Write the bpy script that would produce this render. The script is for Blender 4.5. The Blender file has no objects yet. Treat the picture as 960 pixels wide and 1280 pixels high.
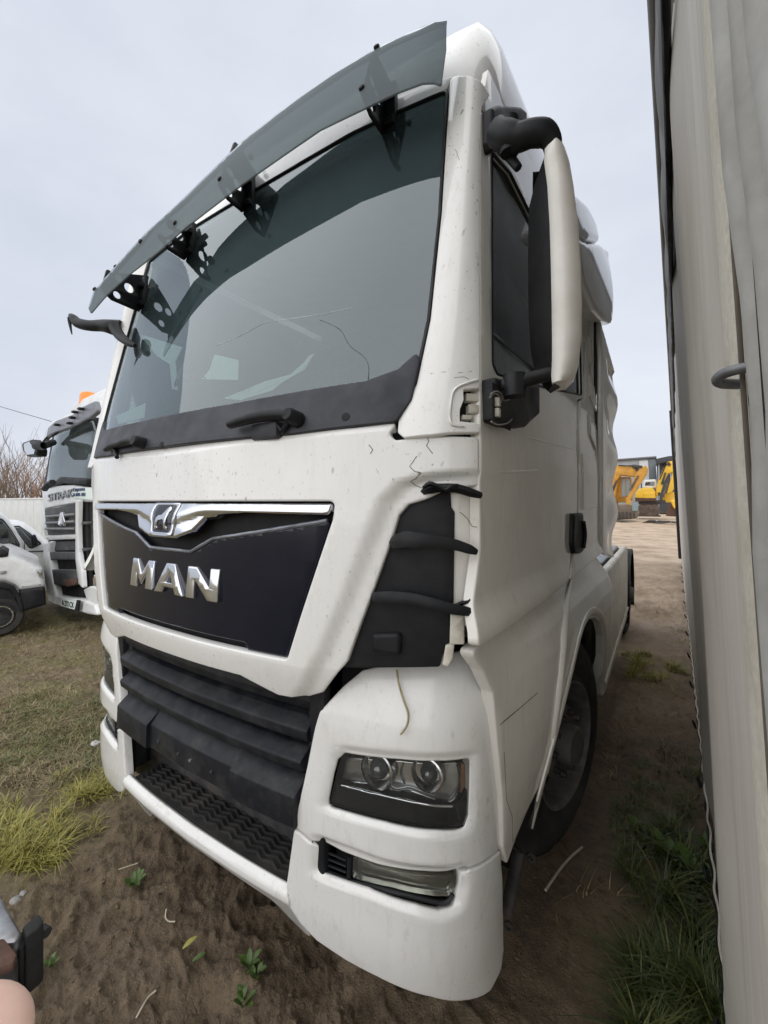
import bpy, bmesh, math, random
import numpy as np
from math import sin, cos, tan, radians, pi, sqrt, atan2
from mathutils import Vector, Matrix
from mathutils.geometry import tessellate_polygon

SC = bpy.context.scene
COL = SC.collection
random.seed(7); np.random.seed(7)

# ------------------------------------------------------------------ camera
F, U0, VH = 530.0, 480.0, 627.0            # focal length, centre column and horizon row (photo pixels)
YAW = radians(33.0); CH = 1.64             # camera turned left of the truck's axis, camera height
CAM = Vector((0, 0, CH))
FW = Vector((-sin(YAW), cos(YAW), 0)); RT = Vector((cos(YAW), sin(YAW), 0)); UP = Vector((0, 0, 1))
cd = bpy.data.cameras.new('camera'); cam = bpy.data.objects.new('camera', cd); COL.objects.link(cam)
cam.location = CAM; cam.rotation_euler = (radians(90), 0, YAW)
cd.sensor_width = 36.0; cd.sensor_fit = 'AUTO'; cd.lens = F / 1280 * 36.0
cd.shift_y = (VH - 640.0) / 1280.0
cd.clip_start = 0.005; cd.clip_end = 3000
SC.camera = cam

# ------------------------------------------------------------------ sky and sun (overcast)
SUN_EL, SUN_AZ = radians(42), radians(150)     # azimuth clockwise from +y: behind and to the left of the camera
w = bpy.data.worlds.new('World'); SC.world = w; w.use_nodes = True
nt = w.node_tree; nt.nodes.clear()
out = nt.nodes.new('ShaderNodeOutputWorld'); bg = nt.nodes.new('ShaderNodeBackground')
sky = nt.nodes.new('ShaderNodeTexSky'); sky.sky_type = 'NISHITA'; sky.sun_disc = False
sky.sun_elevation = SUN_EL; sky.sun_rotation = SUN_AZ; sky.dust_density = 3.0
tc = nt.nodes.new('ShaderNodeTexCoord')
mp = nt.nodes.new('ShaderNodeMapping'); mp.inputs['Scale'].default_value = (1.0, 1.0, 2.2)
no = nt.nodes.new('ShaderNodeTexNoise'); no.inputs['Scale'].default_value = 1.5; no.inputs['Detail'].default_value = 6; no.inputs['Roughness'].default_value = .55
rp = nt.nodes.new('ShaderNodeValToRGB')
rp.color_ramp.elements[0].position = .30; rp.color_ramp.elements[0].color = (6.3, 6.75, 7.75, 1)
rp.color_ramp.elements[1].position = .70; rp.color_ramp.elements[1].color = (8.1, 8.5, 9.3, 1)
mx = nt.nodes.new('ShaderNodeMix'); mx.data_type = 'RGBA'; mx.inputs[0].default_value = .94   # thick cloud over the clear sky
L = nt.links.new
L(tc.outputs['Generated'], mp.inputs['Vector']); L(mp.outputs[0], no.inputs['Vector']); L(no.outputs['Fac'], rp.inputs['Fac'])
L(sky.outputs[0], mx.inputs[6]); L(rp.outputs['Color'], mx.inputs[7]); L(mx.outputs[2], bg.inputs['Color'])
bg.inputs['Strength'].default_value = 0.0505
L(bg.outputs[0], out.inputs['Surface'])
sl = bpy.data.lights.new('sun', 'SUN'); so = bpy.data.objects.new('sun', sl); COL.objects.link(so)
sl.energy = 1.5; sl.angle = radians(160); sl.color = (1.0, .97, .92)
sd = Vector((sin(SUN_AZ) * cos(SUN_EL), cos(SUN_AZ) * cos(SUN_EL), sin(SUN_EL)))
so.rotation_euler = sd.to_track_quat('Z', 'Y').to_euler(); so.location = (0, -4, 12)
SC.view_settings.view_transform = 'Standard'; SC.view_settings.look = 'None'
SC.view_settings.exposure = 1.06; SC.view_settings.gamma = 1.0

# ------------------------------------------------------------------ pixel helpers (measure the photograph)
def proj(P):
    d = P - CAM; D = d.dot(FW)
    if D < 1e-4: D = 1e-4
    return U0 + F * d.dot(RT) / D, VH - F * d.z / D
def ray(u, v): return FW + RT * ((u - U0) / F) - UP * ((v - VH) / F)
def on_y(u, v, y):
    r = ray(u, v); return CAM + r * (y / r.y)
def on_z(u, v, z=0.0):
    r = ray(u, v); return CAM + r * ((z - CH) / r.z)
def on_plane(u, v, p0, n):
    r = ray(u, v); return CAM + r * ((p0 - CAM).dot(n) / r.dot(n))
def on_x(u, v, x):
    r = ray(u, v); return CAM + r * (x / r.x)

class Surf:
    """a parametric surface P(s, z); hit() finds where the view through a pixel meets it"""
    def __init__(self, f, s0, s1, z0, z1, centre=None, n=26):
        self.f = f; self.c = centre; self.tab = []
        self.face = centre is not None
        for i in range(n + 1):
            for j in range(n + 1):
                s = s0 + (s1 - s0) * i / n; z = z0 + (z1 - z0) * j / n
                P = f(s, z)
                if (P - CAM).dot(FW) > .02 and (not self.face or self.normal(s, z).dot(CAM - P) > 0): self.tab.append((s, z) + proj(P))
    def hit(self, u, v):
        s, z, a, b = min(self.tab, key=lambda t: (t[2] - u) ** 2 + (t[3] - v) ** 2)
        for k in range(14):
            u0, v0 = proj(self.f(s, z)); e = 1e-4
            if abs(u0 - u) + abs(v0 - v) < .02: break
            us, vs = proj(self.f(s + e, z)); uz, vz = proj(self.f(s, z + e))
            a, b, c, d = (us - u0) / e, (uz - u0) / e, (vs - v0) / e, (vz - v0) / e
            det = a * d - b * c
            if abs(det) < 1e-6: break
            ds = (d * (u - u0) - b * (v - v0)) / det; dz = (a * (v - v0) - c * (u - u0)) / det
            m = max(abs(ds), abs(dz)); k_ = min(1, .15 / m) if m > 0 else 1
            s += ds * k_; z += dz * k_
        return s, z
    def normal(self, s, z):
        e = 2e-3
        t1 = self.f(s + e, z) - self.f(s - e, z); t2 = self.f(s, z + e) - self.f(s, z - e)
        n = t1.cross(t2)
        if n.length < 1e-12: return Vector((0, -1, 0))
        n.normalize(); P = self.f(s, z)
        ref = (P - self.c(P)) if self.c else (CAM - P)
        return n if n.dot(ref) > 0 else -n

# ------------------------------------------------------------------ object helpers
def link(o, parent=None):
    COL.objects.link(o)
    if parent is not None:
        o.parent = parent
        if parent.type == 'EMPTY' and parent.get('_w'):
            pass
        if parent.type == 'EMPTY' and WORLD_ROOTS.get(parent.name) is not None:
            o.matrix_parent_inverse = WORLD_ROOTS[parent.name].inverted()
    return o
WORLD_ROOTS = {}                      # empties whose parts are given in world coordinates
def thing(name, label, cat, loc=(0, 0, 0), rz=0.0, group=None, world=False, rot=None):
    o = bpy.data.objects.new(name, None); COL.objects.link(o)
    o.empty_display_size = .2
    o.location = loc; o.rotation_euler = rot if rot else (0, 0, rz)
    o['label'] = label; o['category'] = cat
    if group: o['group'] = group
    if world:
        WORLD_ROOTS[o.name] = Matrix.Translation(Vector(loc)) @ (o.rotation_euler.to_matrix().to_4x4())
    return o
def tag(o, label=None, cat=None, group=None, kind=None):
    if label: o['label'] = label
    if cat: o['category'] = cat
    if group: o['group'] = group
    if kind: o['kind'] = kind
    return o
def mesh_obj(name, verts, faces, mat, parent=None, smooth=True, label=None, sharp=None):
    me = bpy.data.meshes.new(name)
    me.from_pydata([tuple(v) for v in verts], [], faces); me.validate(); me.update()
    return finish(name, me, mat, parent, smooth, label, sharp)
def finish(name, me, mat, parent=None, smooth=True, label=None, sharp=None):
    if mat is not None:
        for m in (mat if isinstance(mat, (list, tuple)) else [mat]): me.materials.append(m)
    if smooth:
        me.polygons.foreach_set('use_smooth', [True] * len(me.polygons))
        if sharp: me.set_sharp_from_angle(angle=radians(sharp))
    o = bpy.data.objects.new(name, me); link(o, parent)
    if label: o['label'] = label
    return o
def bm_obj(name, bm, mat, parent=None, smooth=True, label=None, sharp=35):
    bmesh.ops.recalc_face_normals(bm, faces=bm.faces)
    me = bpy.data.meshes.new(name); bm.to_mesh(me); bm.free()
    return finish(name, me, mat, parent, smooth, label, sharp)

def fillet(pts, r, n=4):
    if r <= 0: return list(pts)
    out = []; N = len(pts)
    for i in range(N):
        p0, p, p1 = pts[i - 1], pts[i], pts[(i + 1) % N]
        a = (p0[0] - p[0], p0[1] - p[1]); b = (p1[0] - p[0], p1[1] - p[1])
        la, lb = math.hypot(*a), math.hypot(*b)
        if la < 1e-6 or lb < 1e-6: continue
        ca = (a[0] * b[0] + a[1] * b[1]) / (la * lb); ang = math.acos(max(-1, min(1, ca)))
        if ang > radians(172): out.append(p); continue
        t = min(r / max(tan(ang / 2), .2), la * .46, lb * .46)
        q0 = (p[0] + a[0] / la * t, p[1] + a[1] / la * t); q1 = (p[0] + b[0] / lb * t, p[1] + b[1] / lb * t)
        for k in range(n + 1):
            f = k / n
            x = (1 - f) ** 2 * q0[0] + 2 * f * (1 - f) * p[0] + f * f * q1[0]
            y = (1 - f) ** 2 * q0[1] + 2 * f * (1 - f) * p[1] + f * f * q1[1]
            out.append((x, y))
    return out
def area2(p): return sum(p[i - 1][0] * p[i][1] - p[i][0] * p[i - 1][1] for i in range(len(p))) / 2
def dens(p, step):
    out = []
    for i in range(len(p)):
        a, b = p[i], p[(i + 1) % len(p)]
        n = max(1, int(math.hypot(b[0] - a[0], b[1] - a[1]) / step))
        for k in range(n): out.append((a[0] + (b[0] - a[0]) * k / n, a[1] + (b[1] - a[1]) * k / n))
    return out
def inset(p, w):
    """offset a counter-clockwise polygon inwards by w (w < 0: outwards)"""
    N = len(p); out = []
    for i in range(N):
        p0, q, p1 = p[i - 1], p[i], p[(i + 1) % N]
        d0 = Vector((q[0] - p0[0], q[1] - p0[1])); d1 = Vector((p1[0] - q[0], p1[1] - q[1]))
        if d0.length < 1e-9 or d1.length < 1e-9: out.append(q); continue
        d0.normalize(); d1.normalize()
        n0 = Vector((-d0.y, d0.x)); n1 = Vector((-d1.y, d1.x)); m = n0 + n1
        if m.length < .3: m = n0
        m.normalize(); c = max(.5, m.dot(n0))
        out.append((q[0] + m.x * w / c, q[1] + m.y * w / c))
    return out

def sheet(name, outer, S, mat, parent=None, holes=(), th=.012, w=.004, step=.06, r=.012, px=True, off=0.0,
          both=False, label=None, hr=None, xm=None, back=False, edge_mat=None, zstep=None):
    """a panel of thickness th with rounded edges lying on the surface S; outlines in photo pixels (px) or in (s, z)"""
    conv = (lambda q: S.hit(*q)) if px else (lambda q: tuple(q))
    loops = []
    for k, lp in enumerate([outer] + list(holes)):
        q = [conv(a) for a in lp]
        q = fillet(q, (r if k == 0 else (hr if hr is not None else r)))
        if (area2(q) > 0) != (k == 0): q.reverse()
        q = dens(q, step * .7)
        loops.append(q)
    V = []; FC = []
    prof = [(w, 0.0), (w * .3, w * .3), (0.0, w), (0.0, th)] if w > 0 else [(0, 0), (0, th)]
    tops = []
    for lp in loops:
        base = len(V); n = len(lp)
        rings = [inset(lp, a) if a > 0 else lp for a, d in prof]
        for (a, d), rg in zip(prof, rings): V += [(q[0], q[1], d) for q in rg]
        for k in range(len(prof) - 1):
            for i in range(n):
                j = (i + 1) % n
                FC.append((base + k * n + i, base + (k + 1) * n + i, base + (k + 1) * n + j, base + k * n + j))
        tops.append((base, rings[0]))
    tri = tessellate_polygon([[Vector((q[0], q[1], 0)) for q in rg] for b, rg in tops])
    idx = []
    for b, rg in tops: idx += list(range(b, b + len(rg)))
    nb = len(V)
    for t in tri: FC.append((idx[t[0]], idx[t[1]], idx[t[2]]))
    if back:
        last = []
        for (b, rg) in tops:
            n = len(rg); last += list(range(b + (len(prof) - 1) * n, b + len(prof) * n))
        for t in tri: FC.append((last[t[0]], last[t[2]], last[t[1]]))
    bm = bmesh.new()
    vs = [bm.verts.new(v) for v in V]
    for f in FC:
        try: bm.faces.new([vs[i] for i in f])
        except ValueError: pass
    xs = [q[0] for q in loops[0]]; zs = [q[1] for q in loops[0]]
    zstep = zstep or step
    for ax, lo, hi, st in ((0, min(xs), max(xs), step), (1, min(zs), max(zs), zstep)):
        k = math.floor(lo / st) + 1
        while k * st < hi:
            co = [0, 0, 0]; co[ax] = k * st; nn = [0, 0, 0]; nn[ax] = 1
            bmesh.ops.bisect_plane(bm, geom=bm.verts[:] + bm.edges[:] + bm.faces[:], plane_co=co, plane_no=nn, dist=1e-5)
            k += 1
    for v in bm.verts:
        s, z, d = v.co
        N = S.normal(s, z); v.co = S.f(s, z) + N * (off - d)
    bm.normal_update()
    # faces must look along the surface normal
    bmesh.ops.recalc_face_normals(bm, faces=bm.faces)
    tot = 0.0
    s, z = S_mid(loops[0])
    N0 = S.normal(s, z)
    for f in bm.faces: tot += f.normal.dot(N0) * f.calc_area()
    if tot < 0: bmesh.ops.reverse_faces(bm, faces=bm.faces)
    me = bpy.data.meshes.new(name); bm.to_mesh(me); bm.free()
    o = finish(name, me, mat, parent, True, label, 50)
    if both:
        o2 = mirror(o, parent, xm if xm is not None else XC)
        return o, o2
    return o
def S_mid(p): return sum(q[0] for q in p) / len(p), sum(q[1] for q in p) / len(p)
def mirror(o, parent=None, xm=None):
    xm = XC if xm is None else xm
    me = o.data.copy()
    co = np.empty(len(me.vertices) * 3); me.vertices.foreach_get('co', co); co[0::3] = 2 * xm - co[0::3]
    me.vertices.foreach_set('co', co); me.flip_normals(); me.update()
    o2 = bpy.data.objects.new(o.name.split('.')[0], me); link(o2, parent)
    if o.get('label'): o2['label'] = o['label']
    return o2

def tube_bm(bm, pts, rad, n=8, closed=False, flat=None, caps=True):
    pts = [Vector(p) for p in pts]; N = len(pts); rings = []
    rr = rad if isinstance(rad, (list, tuple)) else [rad] * N
    up = None
    for i, p in enumerate(pts):
        if closed: t = pts[(i + 1) % N] - pts[i - 1]
        else: t = pts[min(i + 1, N - 1)] - pts[max(i - 1, 0)]
        t.normalize()
        if up is None:
            up = Vector((0, 0, 1)) if abs(t.z) < .9 else Vector((0, 1, 0))
        a = t.cross(up)
        if a.length < 1e-4: a = t.orthogonal()
        a.normalize(); b = a.cross(t); up = b
        fx, fy = flat if flat else (1, 1)
        rings.append([bm.verts.new(p + a * (cos(2 * pi * k / n) * rr[i] * fx) + b * (sin(2 * pi * k / n) * rr[i] * fy)) for k in range(n)])
    for i in range(N if closed else N - 1):
        A, B = rings[i], rings[(i + 1) % N]
        for k in range(n): bm.faces.new((A[k], A[(k + 1) % n], B[(k + 1) % n], B[k]))
    if not closed and caps:
        bm.faces.new(rings[0][::-1]); bm.faces.new(rings[-1])
def tube(name, pts, rad, mat, parent=None, n=8, closed=False, flat=None, label=None, smooth_path=0):
    if smooth_path: pts, rad = crm(pts, rad, smooth_path)
    bm = bmesh.new(); tube_bm(bm, pts, rad, n, closed, flat)
    return bm_obj(name, bm, mat, parent, True, label, 60)
def crm(pts, rad, k):
    pts = [Vector(p) for p in pts]; N = len(pts); out = []; ro = []
    rr = rad if isinstance(rad, (list, tuple)) else [rad] * N
    for i in range(N - 1):
        p0, p1, p2, p3 = pts[max(i - 1, 0)], pts[i], pts[i + 1], pts[min(i + 2, N - 1)]
        for j in range(k):
            t = j / k
            out.append(.5 * ((2 * p1) + (p2 - p0) * t + (2 * p0 - 5 * p1 + 4 * p2 - p3) * t * t + (3 * p1 - p0 - 3 * p2 + p3) * t ** 3))
            ro.append(rr[i] + (rr[i + 1] - rr[i]) * t)
    out.append(pts[-1]); ro.append(rr[-1])
    return out, ro
def box_bm(bm, lo, hi, M=None, bev=0.0, seg=2):
    r = bmesh.ops.create_cube(bm, size=1)
    vs = r['verts']; lo = Vector(lo); hi = Vector(hi); c = (lo + hi) / 2; d = hi - lo
    for v in vs: v.co = Vector((v.co.x * d.x, v.co.y * d.y, v.co.z * d.z)) + c
    if bev > 0:
        es = list({e for v in vs for e in v.link_edges})
        g = bmesh.ops.bevel(bm, geom=es, offset=bev, segments=seg, profile=.5, affect='EDGES', clamp_overlap=True)
        vs = list({v for f in g['faces'] for v in f.verts} | {v for v in vs if v.is_valid})
    if M is not None:
        for v in vs: v.co = M @ v.co
    return vs
def box(name, lo, hi, mat, parent=None, M=None, bev=.006, label=None, seg=2):
    bm = bmesh.new(); box_bm(bm, lo, hi, M, bev, seg)
    return bm_obj(name, bm, mat, parent, True, label, 40)
def loft(name, rings, mat, parent=None, closed=True, cap=True, label=None, sharp=60, smooth=True):
    bm = bmesh.new(); R = [[bm.verts.new(p) for p in r] for r in rings]
    n = len(R[0])
    for i in range(len(R) - 1):
        for k in range(n if closed else n - 1):
            bm.faces.new((R[i][k], R[i][(k + 1) % n], R[i + 1][(k + 1) % n], R[i + 1][k]))
    if cap and closed:
        bm.faces.new(R[0][::-1]); bm.faces.new(R[-1])
    return bm_obj(name, bm, mat, parent, smooth, label, sharp)
def lathe_bm(bm, prof, M, n=40, close=False):
    rings = []
    for k in range(n):
        a = 2 * pi * k / n
        rings.append([bm.verts.new(M @ Vector((x, r * cos(a), r * sin(a)))) for x, r in prof])
    for k in range(n):
        A, B = rings[k], rings[(k + 1) % n]
        for i in range(len(prof) - (0 if close else 1)):
            j = (i + 1) % len(prof)
            try: bm.faces.new((A[i], A[j], B[j], B[i]))
            except ValueError: pass
def lathe(name, prof, M, mat, parent=None, n=40, close=False, label=None, sharp=40):
    bm = bmesh.new(); lathe_bm(bm, prof, M, n, close); bmesh.ops.remove_doubles(bm, verts=bm.verts, dist=1e-5)
    return bm_obj(name, bm, mat, parent, True, label, sharp)
def extr(name, poly, M, th, mat, parent=None, holes=(), bev=0.0, label=None, r=0.0):
    """a flat plate: polygon in local xy, thickness along local z, placed by matrix M"""
    S = Surf(lambda s, z: M @ Vector((s, z, 0)), 0, 1, 0, 1, lambda P: P - (M.to_3x3() @ Vector((0, 0, 1))), n=1)
    return sheet(name, poly, S, mat, parent, holes=holes, th=th, w=bev, step=10, r=r, px=False, back=True, label=label)
def frame(p, x, y):
    """matrix with origin p, axes x, y (made square) and z = x cross y"""
    x = Vector(x).normalized(); z = x.cross(Vector(y)).normalized(); y = z.cross(x)
    M = Matrix((x, y, z)).transposed().to_4x4(); M.translation = p; return M

# ------------------------------------------------------------------ materials
MT = {}
def new_mat(name):
    m = bpy.data.materials.new(name); m.use_nodes = True; MT[name] = m
    nt = m.node_tree; b = nt.nodes['Principled BSDF']; return m, nt, b
def nd(nt, t, **kw):
    n = nt.nodes.new(t)
    for k, v in kw.items():
        if k in n.inputs: n.inputs[k].default_value = v
        else: setattr(n, k, v)
    return n
def ramp(nt, src, stops):
    r = nt.nodes.new('ShaderNodeValToRGB'); cr = r.color_ramp
    while len(cr.elements) < len(stops): cr.elements.new(.5)
    for e, (p, c) in zip(cr.elements, stops):
        e.position = p; e.color = c if len(c) == 4 else (*c, 1)
    nt.links.new(src, r.inputs['Fac']); return r.outputs['Color']
def g(x): return (x, x, x, 1)
def noise(nt, scale, detail=4, rough=.55, sc=(1, 1, 1), coord=None, dist=0.0):
    if coord is None:
        coord = nt.nodes.new('ShaderNodeTexCoord').outputs['Object']
    mp = nd(nt, 'ShaderNodeMapping'); mp.inputs['Scale'].default_value = sc
    nt.links.new(coord, mp.inputs['Vector'])
    n = nd(nt, 'ShaderNodeTexNoise', Scale=scale, Detail=detail, Roughness=rough, Distortion=dist)
    nt.links.new(mp.outputs[0], n.inputs['Vector']); return n.outputs['Fac']
def mixc(nt, fac, a, b, mode='MIX'):
    m = nt.nodes.new('ShaderNodeMix'); m.data_type = 'RGBA'; m.blend_type = mode
    for s, i in ((fac, 0), (a, 6), (b, 7)):
        if hasattr(s, 'links'): nt.links.new(s, m.inputs[i])
        elif i == 0: m.inputs[0].default_value = s
        else: m.inputs[i].default_value = s if len(s) == 4 else (*s, 1)
    return m.outputs[2]
def bump(nt, b, h, strength=.2, dist=.01):
    n = nd(nt, 'ShaderNodeBump', Strength=strength, Distance=dist); nt.links.new(h, n.inputs['Height'])
    nt.links.new(n.outputs[0], b.inputs['Normal'])
def simple(name, col, rough=.5, metal=0.0, var=.25, scale=14, bmp=0.0, coat=0.0, dirt=None, dscale=3.0, damt=.5, spec=.5):
    m, nt, b = new_mat(name); b.inputs['Specular IOR Level'].default_value = spec
    f = noise(nt, scale, 5, .6)
    lo = tuple(c * (1 - var) for c in col); hi = tuple(min(1, c * (1 + var)) for c in col)
    c = ramp(nt, f, [(.3, lo), (.7, hi)])
    if dirt:
        d = noise(nt, dscale, 8, .68)
        c = mixc(nt, ramp(nt, d, [(.48, g(0)), (.72, g(damt))]), c, dirt)
    nt.links.new(c, b.inputs['Base Color'])
    b.inputs['Metallic'].default_value = metal
    nt.links.new(ramp(nt, noise(nt, scale * .6, 4), [(.3, g(max(0, rough - .1))), (.7, g(min(1, rough + .12)))]), b.inputs['Roughness'])
    if coat: b.inputs['Coat Weight'].default_value = coat; b.inputs['Coat Roughness'].default_value = .08
    if bmp: bump(nt, b, noise(nt, scale * 3, 6), bmp, .004)
    return m

def paint(name, col, grime, specks=.5, splash=0.0, rough=.32, film=.35):
    """white vehicle paint with road film, insect specks and mud splashes"""
    m, nt, b = new_mat(name)
    f1 = noise(nt, 2.3, 6, .62); f2 = noise(nt, 34, 6, .65, (1, 1, .16)); f3 = noise(nt, 90, 3, .6)
    c = mixc(nt, ramp(nt, f1, [(.35, g(.05)), (.75, g(film))]), col, grime)
    c = mixc(nt, ramp(nt, f2, [(.52, g(0)), (.80, g(film * .8))]), c, tuple(q * .8 for q in grime[:3]))
    if specks:
        tcn = nt.nodes.new('ShaderNodeTexCoord').outputs['Object']
        for sc, th, am, cc in ((24, .10, specks, (.22, .18, .14)), (55, .13, specks, (.20, .16, .12)), (13, .055, specks, (.10, .08, .06)), (90, .16, specks * .8, (.16, .13, .10))):
            mp = nd(nt, 'ShaderNodeMapping'); mp.inputs['Rotation'].default_value = (.3, .5, sc); mp.inputs['Scale'].default_value = (1, 1, .55)
            wn = nd(nt, 'ShaderNodeTexNoise', Scale=35.0, Detail=2.0)
            nt.links.new(tcn, wn.inputs['Vector'])
            av = nt.nodes.new('ShaderNodeVectorMath'); av.operation = 'MULTIPLY_ADD'
            nt.links.new(wn.outputs['Color'], av.inputs[0]); av.inputs[1].default_value = (.022,) * 3; nt.links.new(tcn, av.inputs[2])
            nt.links.new(av.outputs[0], mp.inputs['Vector'])
            vo = nd(nt, 'ShaderNodeTexVoronoi', Scale=float(sc)); nt.links.new(mp.outputs[0], vo.inputs['Vector'])
            dots = ramp(nt, vo.outputs['Distance'], [(th * .55, g(am)), (th * 1.5, g(0))])
            sel = nt.nodes.new('ShaderNodeSeparateColor'); nt.links.new(vo.outputs['Color'], sel.inputs[0])
            keep = ramp(nt, sel.outputs[0], [(.62, g(0)), (.80, g(1))])
            patch = ramp(nt, noise(nt, 3.0, 3), [(.42, g(.1)), (.62, g(1))])
            c = mixc(nt, mixc(nt, 1.0, mixc(nt, 1.0, dots, keep, 'MULTIPLY'), patch, 'MULTIPLY'), c, cc)
    if splash:
        h = noise(nt, 30, 6, .75, (1, 1, .5)); h2 = noise(nt, 5, 3)
        sp = mixc(nt, 1.0, ramp(nt, h, [(.52, g(0)), (.66, g(splash))]), ramp(nt, h2, [(.45, g(0)), (.62, g(1))]), 'MULTIPLY')
        c = mixc(nt, sp, c, (.30, .22, .14))
    nt.links.new(c, b.inputs['Base Color'])
    nt.links.new(ramp(nt, f1, [(.3, g(rough - .08)), (.75, g(rough + .25))]), b.inputs['Roughness'])
    b.inputs['Coat Weight'].default_value = .8; b.inputs['Coat Roughness'].default_value = .06
    bump(nt, b, noise(nt, 5, 3), .05, .02)
    return m
M_WHITE = paint('white_paint', (.80, .80, .78), (.60, .57, .51), .85, .16, film=.25)
M_BUMP = paint('bumper_paint', (.80, .80, .78), (.58, .55, .49), .35, .30, film=.3)
M_SIDE = paint('side_paint', (.80, .785, .73), (.50, .46, .38), .2, .10, rough=.36, film=.38)
M_BLACK = simple('black_plastic', (.009, .010, .012), .5, var=.3, bmp=.12, dirt=(.05, .045, .04), dscale=5, damt=.3, spec=.28)
M_GRILLE = simple('dusty_grille_plastic', (.010, .0115, .015), .5, var=.3, scale=20, bmp=.1, dirt=(.06, .06, .06), dscale=9, damt=.5, spec=.3)
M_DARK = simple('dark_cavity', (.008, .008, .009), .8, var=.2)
M_COWL = simple('cowl_plastic', (.022, .024, .032), .55, var=.2, bmp=.05, dirt=(.10, .10, .10), dscale=4, damt=.3)
M_RUB = simple('rubber', (.016, .016, .016), .75, var=.25, scale=40, bmp=.25, dirt=(.10, .085, .07), dscale=6, damt=.5)
M_CHROME = simple('chrome', (.66, .68, .72), .08, 1.0, var=.03, scale=8, dirt=(.35, .33, .30), dscale=9, damt=.15)
M_STEEL = simple('galvanised_steel', (.36, .38, .40), .42, .85, var=.25, scale=25, bmp=.08, dirt=(.16, .11, .08), dscale=8, damt=.5)
M_RUST = simple('rusty_steel', (.10, .055, .04), .8, .2, var=.5, scale=22, bmp=.3)
M_DSTEEL = simple('dark_steel', (.05, .05, .052), .6, .4, var=.4, scale=18, bmp=.2, dirt=(.14, .11, .08), dscale=6, damt=.7)
M_PAPER_OR_LIGHT = simple('white_paper_or_light', (.72, .80, .76), .8, var=.05)  # also colours the two sheets standing for far-window light
M_INT = simple('cab_interior', (.055, .055, .058), .7, var=.25, scale=6)
M_SEAT = simple('seat_fabric', (.05, .05, .055), .9, var=.3, scale=40)
M_CRACK = simple('crack_line', (.06, .04, .03), .9, var=.3)
M_CREAM = simple('cream_plastic', (.66, .63, .55), .55, var=.1, dirt=(.25, .20, .14), dscale=9, damt=.6)
M_NAVY = new_mat('navy_gloss')[0]
def _navy():
    nt = M_NAVY.node_tree; b = nt.nodes['Principled BSDF']
    f = noise(nt, 5, 7, .65); f2 = noise(nt, 34, 4, .7)
    c = mixc(nt, ramp(nt, f, [(.45, g(0)), (.8, g(.05))]), (.003, .005, .015), (.07, .07, .08))
    c = mixc(nt, ramp(nt, f2, [(.68, g(0)), (.80, g(.18))]), c, (.22, .19, .15))
    nt.links.new(c, b.inputs['Base Color'])
    nt.links.new(ramp(nt, f, [(.35, g(.08)), (.8, g(.22))]), b.inputs['Roughness'])
    b.inputs['Coat Weight'].default_value = .25; b.inputs['Coat Roughness'].default_value = .04; b.inputs['Specular IOR Level'].default_value = .35
_navy()
def glass(name, tint, film=.10, filmc=(.35, .40, .42), rough=.02, ior=1.7, fv=1.0):
    m, nt, b = new_mat(name); nt.nodes.remove(b)
    o = nt.nodes['Material Output']
    tr = nd(nt, 'ShaderNodeBsdfTransparent'); tr.inputs[0].default_value = (*tint, 1)
    gl = nd(nt, 'ShaderNodeBsdfGlossy'); gl.inputs['Roughness'].default_value = rough; gl.inputs['Color'].default_value = (.90, .97, 1, 1)
    fr = nd(nt, 'ShaderNodeFresnel', IOR=ior)
    m1 = nt.nodes.new('ShaderNodeMixShader'); nt.links.new(fr.outputs[0], m1.inputs[0]); nt.links.new(tr.outputs[0], m1.inputs[1]); nt.links.new(gl.outputs[0], m1.inputs[2])
    df = nd(nt, 'ShaderNodeBsdfDiffuse'); df.inputs[0].default_value = (*filmc, 1)
    f = noise(nt, 3, 7, .65); f2 = noise(nt, 160, 2, .5)
    fa = mixc(nt, ramp(nt, f2, [(.62, g(0)), (.72, g(.25))]), ramp(nt, f, [(.3, g(film * (1 - .2 * fv))), (.75, g(film * (1 + .3 * fv)))]), (.3, .3, .3))
    m2 = nt.nodes.new('ShaderNodeMixShader'); nt.links.new(fa, m2.inputs[0]); nt.links.new(m1.outputs[0], m2.inputs[1]); nt.links.new(df.outputs[0], m2.inputs[2])
    nt.links.new(m2.outputs[0], o.inputs['Surface'])
    return m
M_WIND = glass('windshield_glass', (.66, .78, .76), .09, (.25, .36, .38), .015, 2.1)
M_SGLASS = glass('side_glass', (.32, .37, .37), .07, (.4, .4, .4), .01, 2.0)
M_LENS = glass('lamp_lens', (.93, .94, .93), .03, (.5, .5, .48), .02, 1.35)
M_FLENS = glass('fog_lens', (.80, .79, .74), .10, (.40, .39, .36), .03, 1.4)
M_VISOR = glass('tinted_visor', (.42, .48, .49), .52, (.22, .25, .265), .07, 1.02, .2)
M_REFL = simple('lamp_reflector', (.55, .55, .54), .22, 1.0, var=.25, scale=40)
M_SKIN = new_mat('skin')[0]
def _skin():
    nt = M_SKIN.node_tree; b = nt.nodes['Principled BSDF']
    nt.links.new(ramp(nt, noise(nt, 120, 4), [(.3, (.72, .47, .38)), (.7, (.80, .56, .46))]), b.inputs['Base Color'])
    b.inputs['Roughness'].default_value = .5; b.inputs['Subsurface Weight'].default_value = .25
    b.inputs['Subsurface Radius'].default_value = (.01, .004, .002); b.inputs['Subsurface Scale'].default_value = .5
    bump(nt, b, noise(nt, 900, 3), .15, .0004)
_skin()
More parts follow.
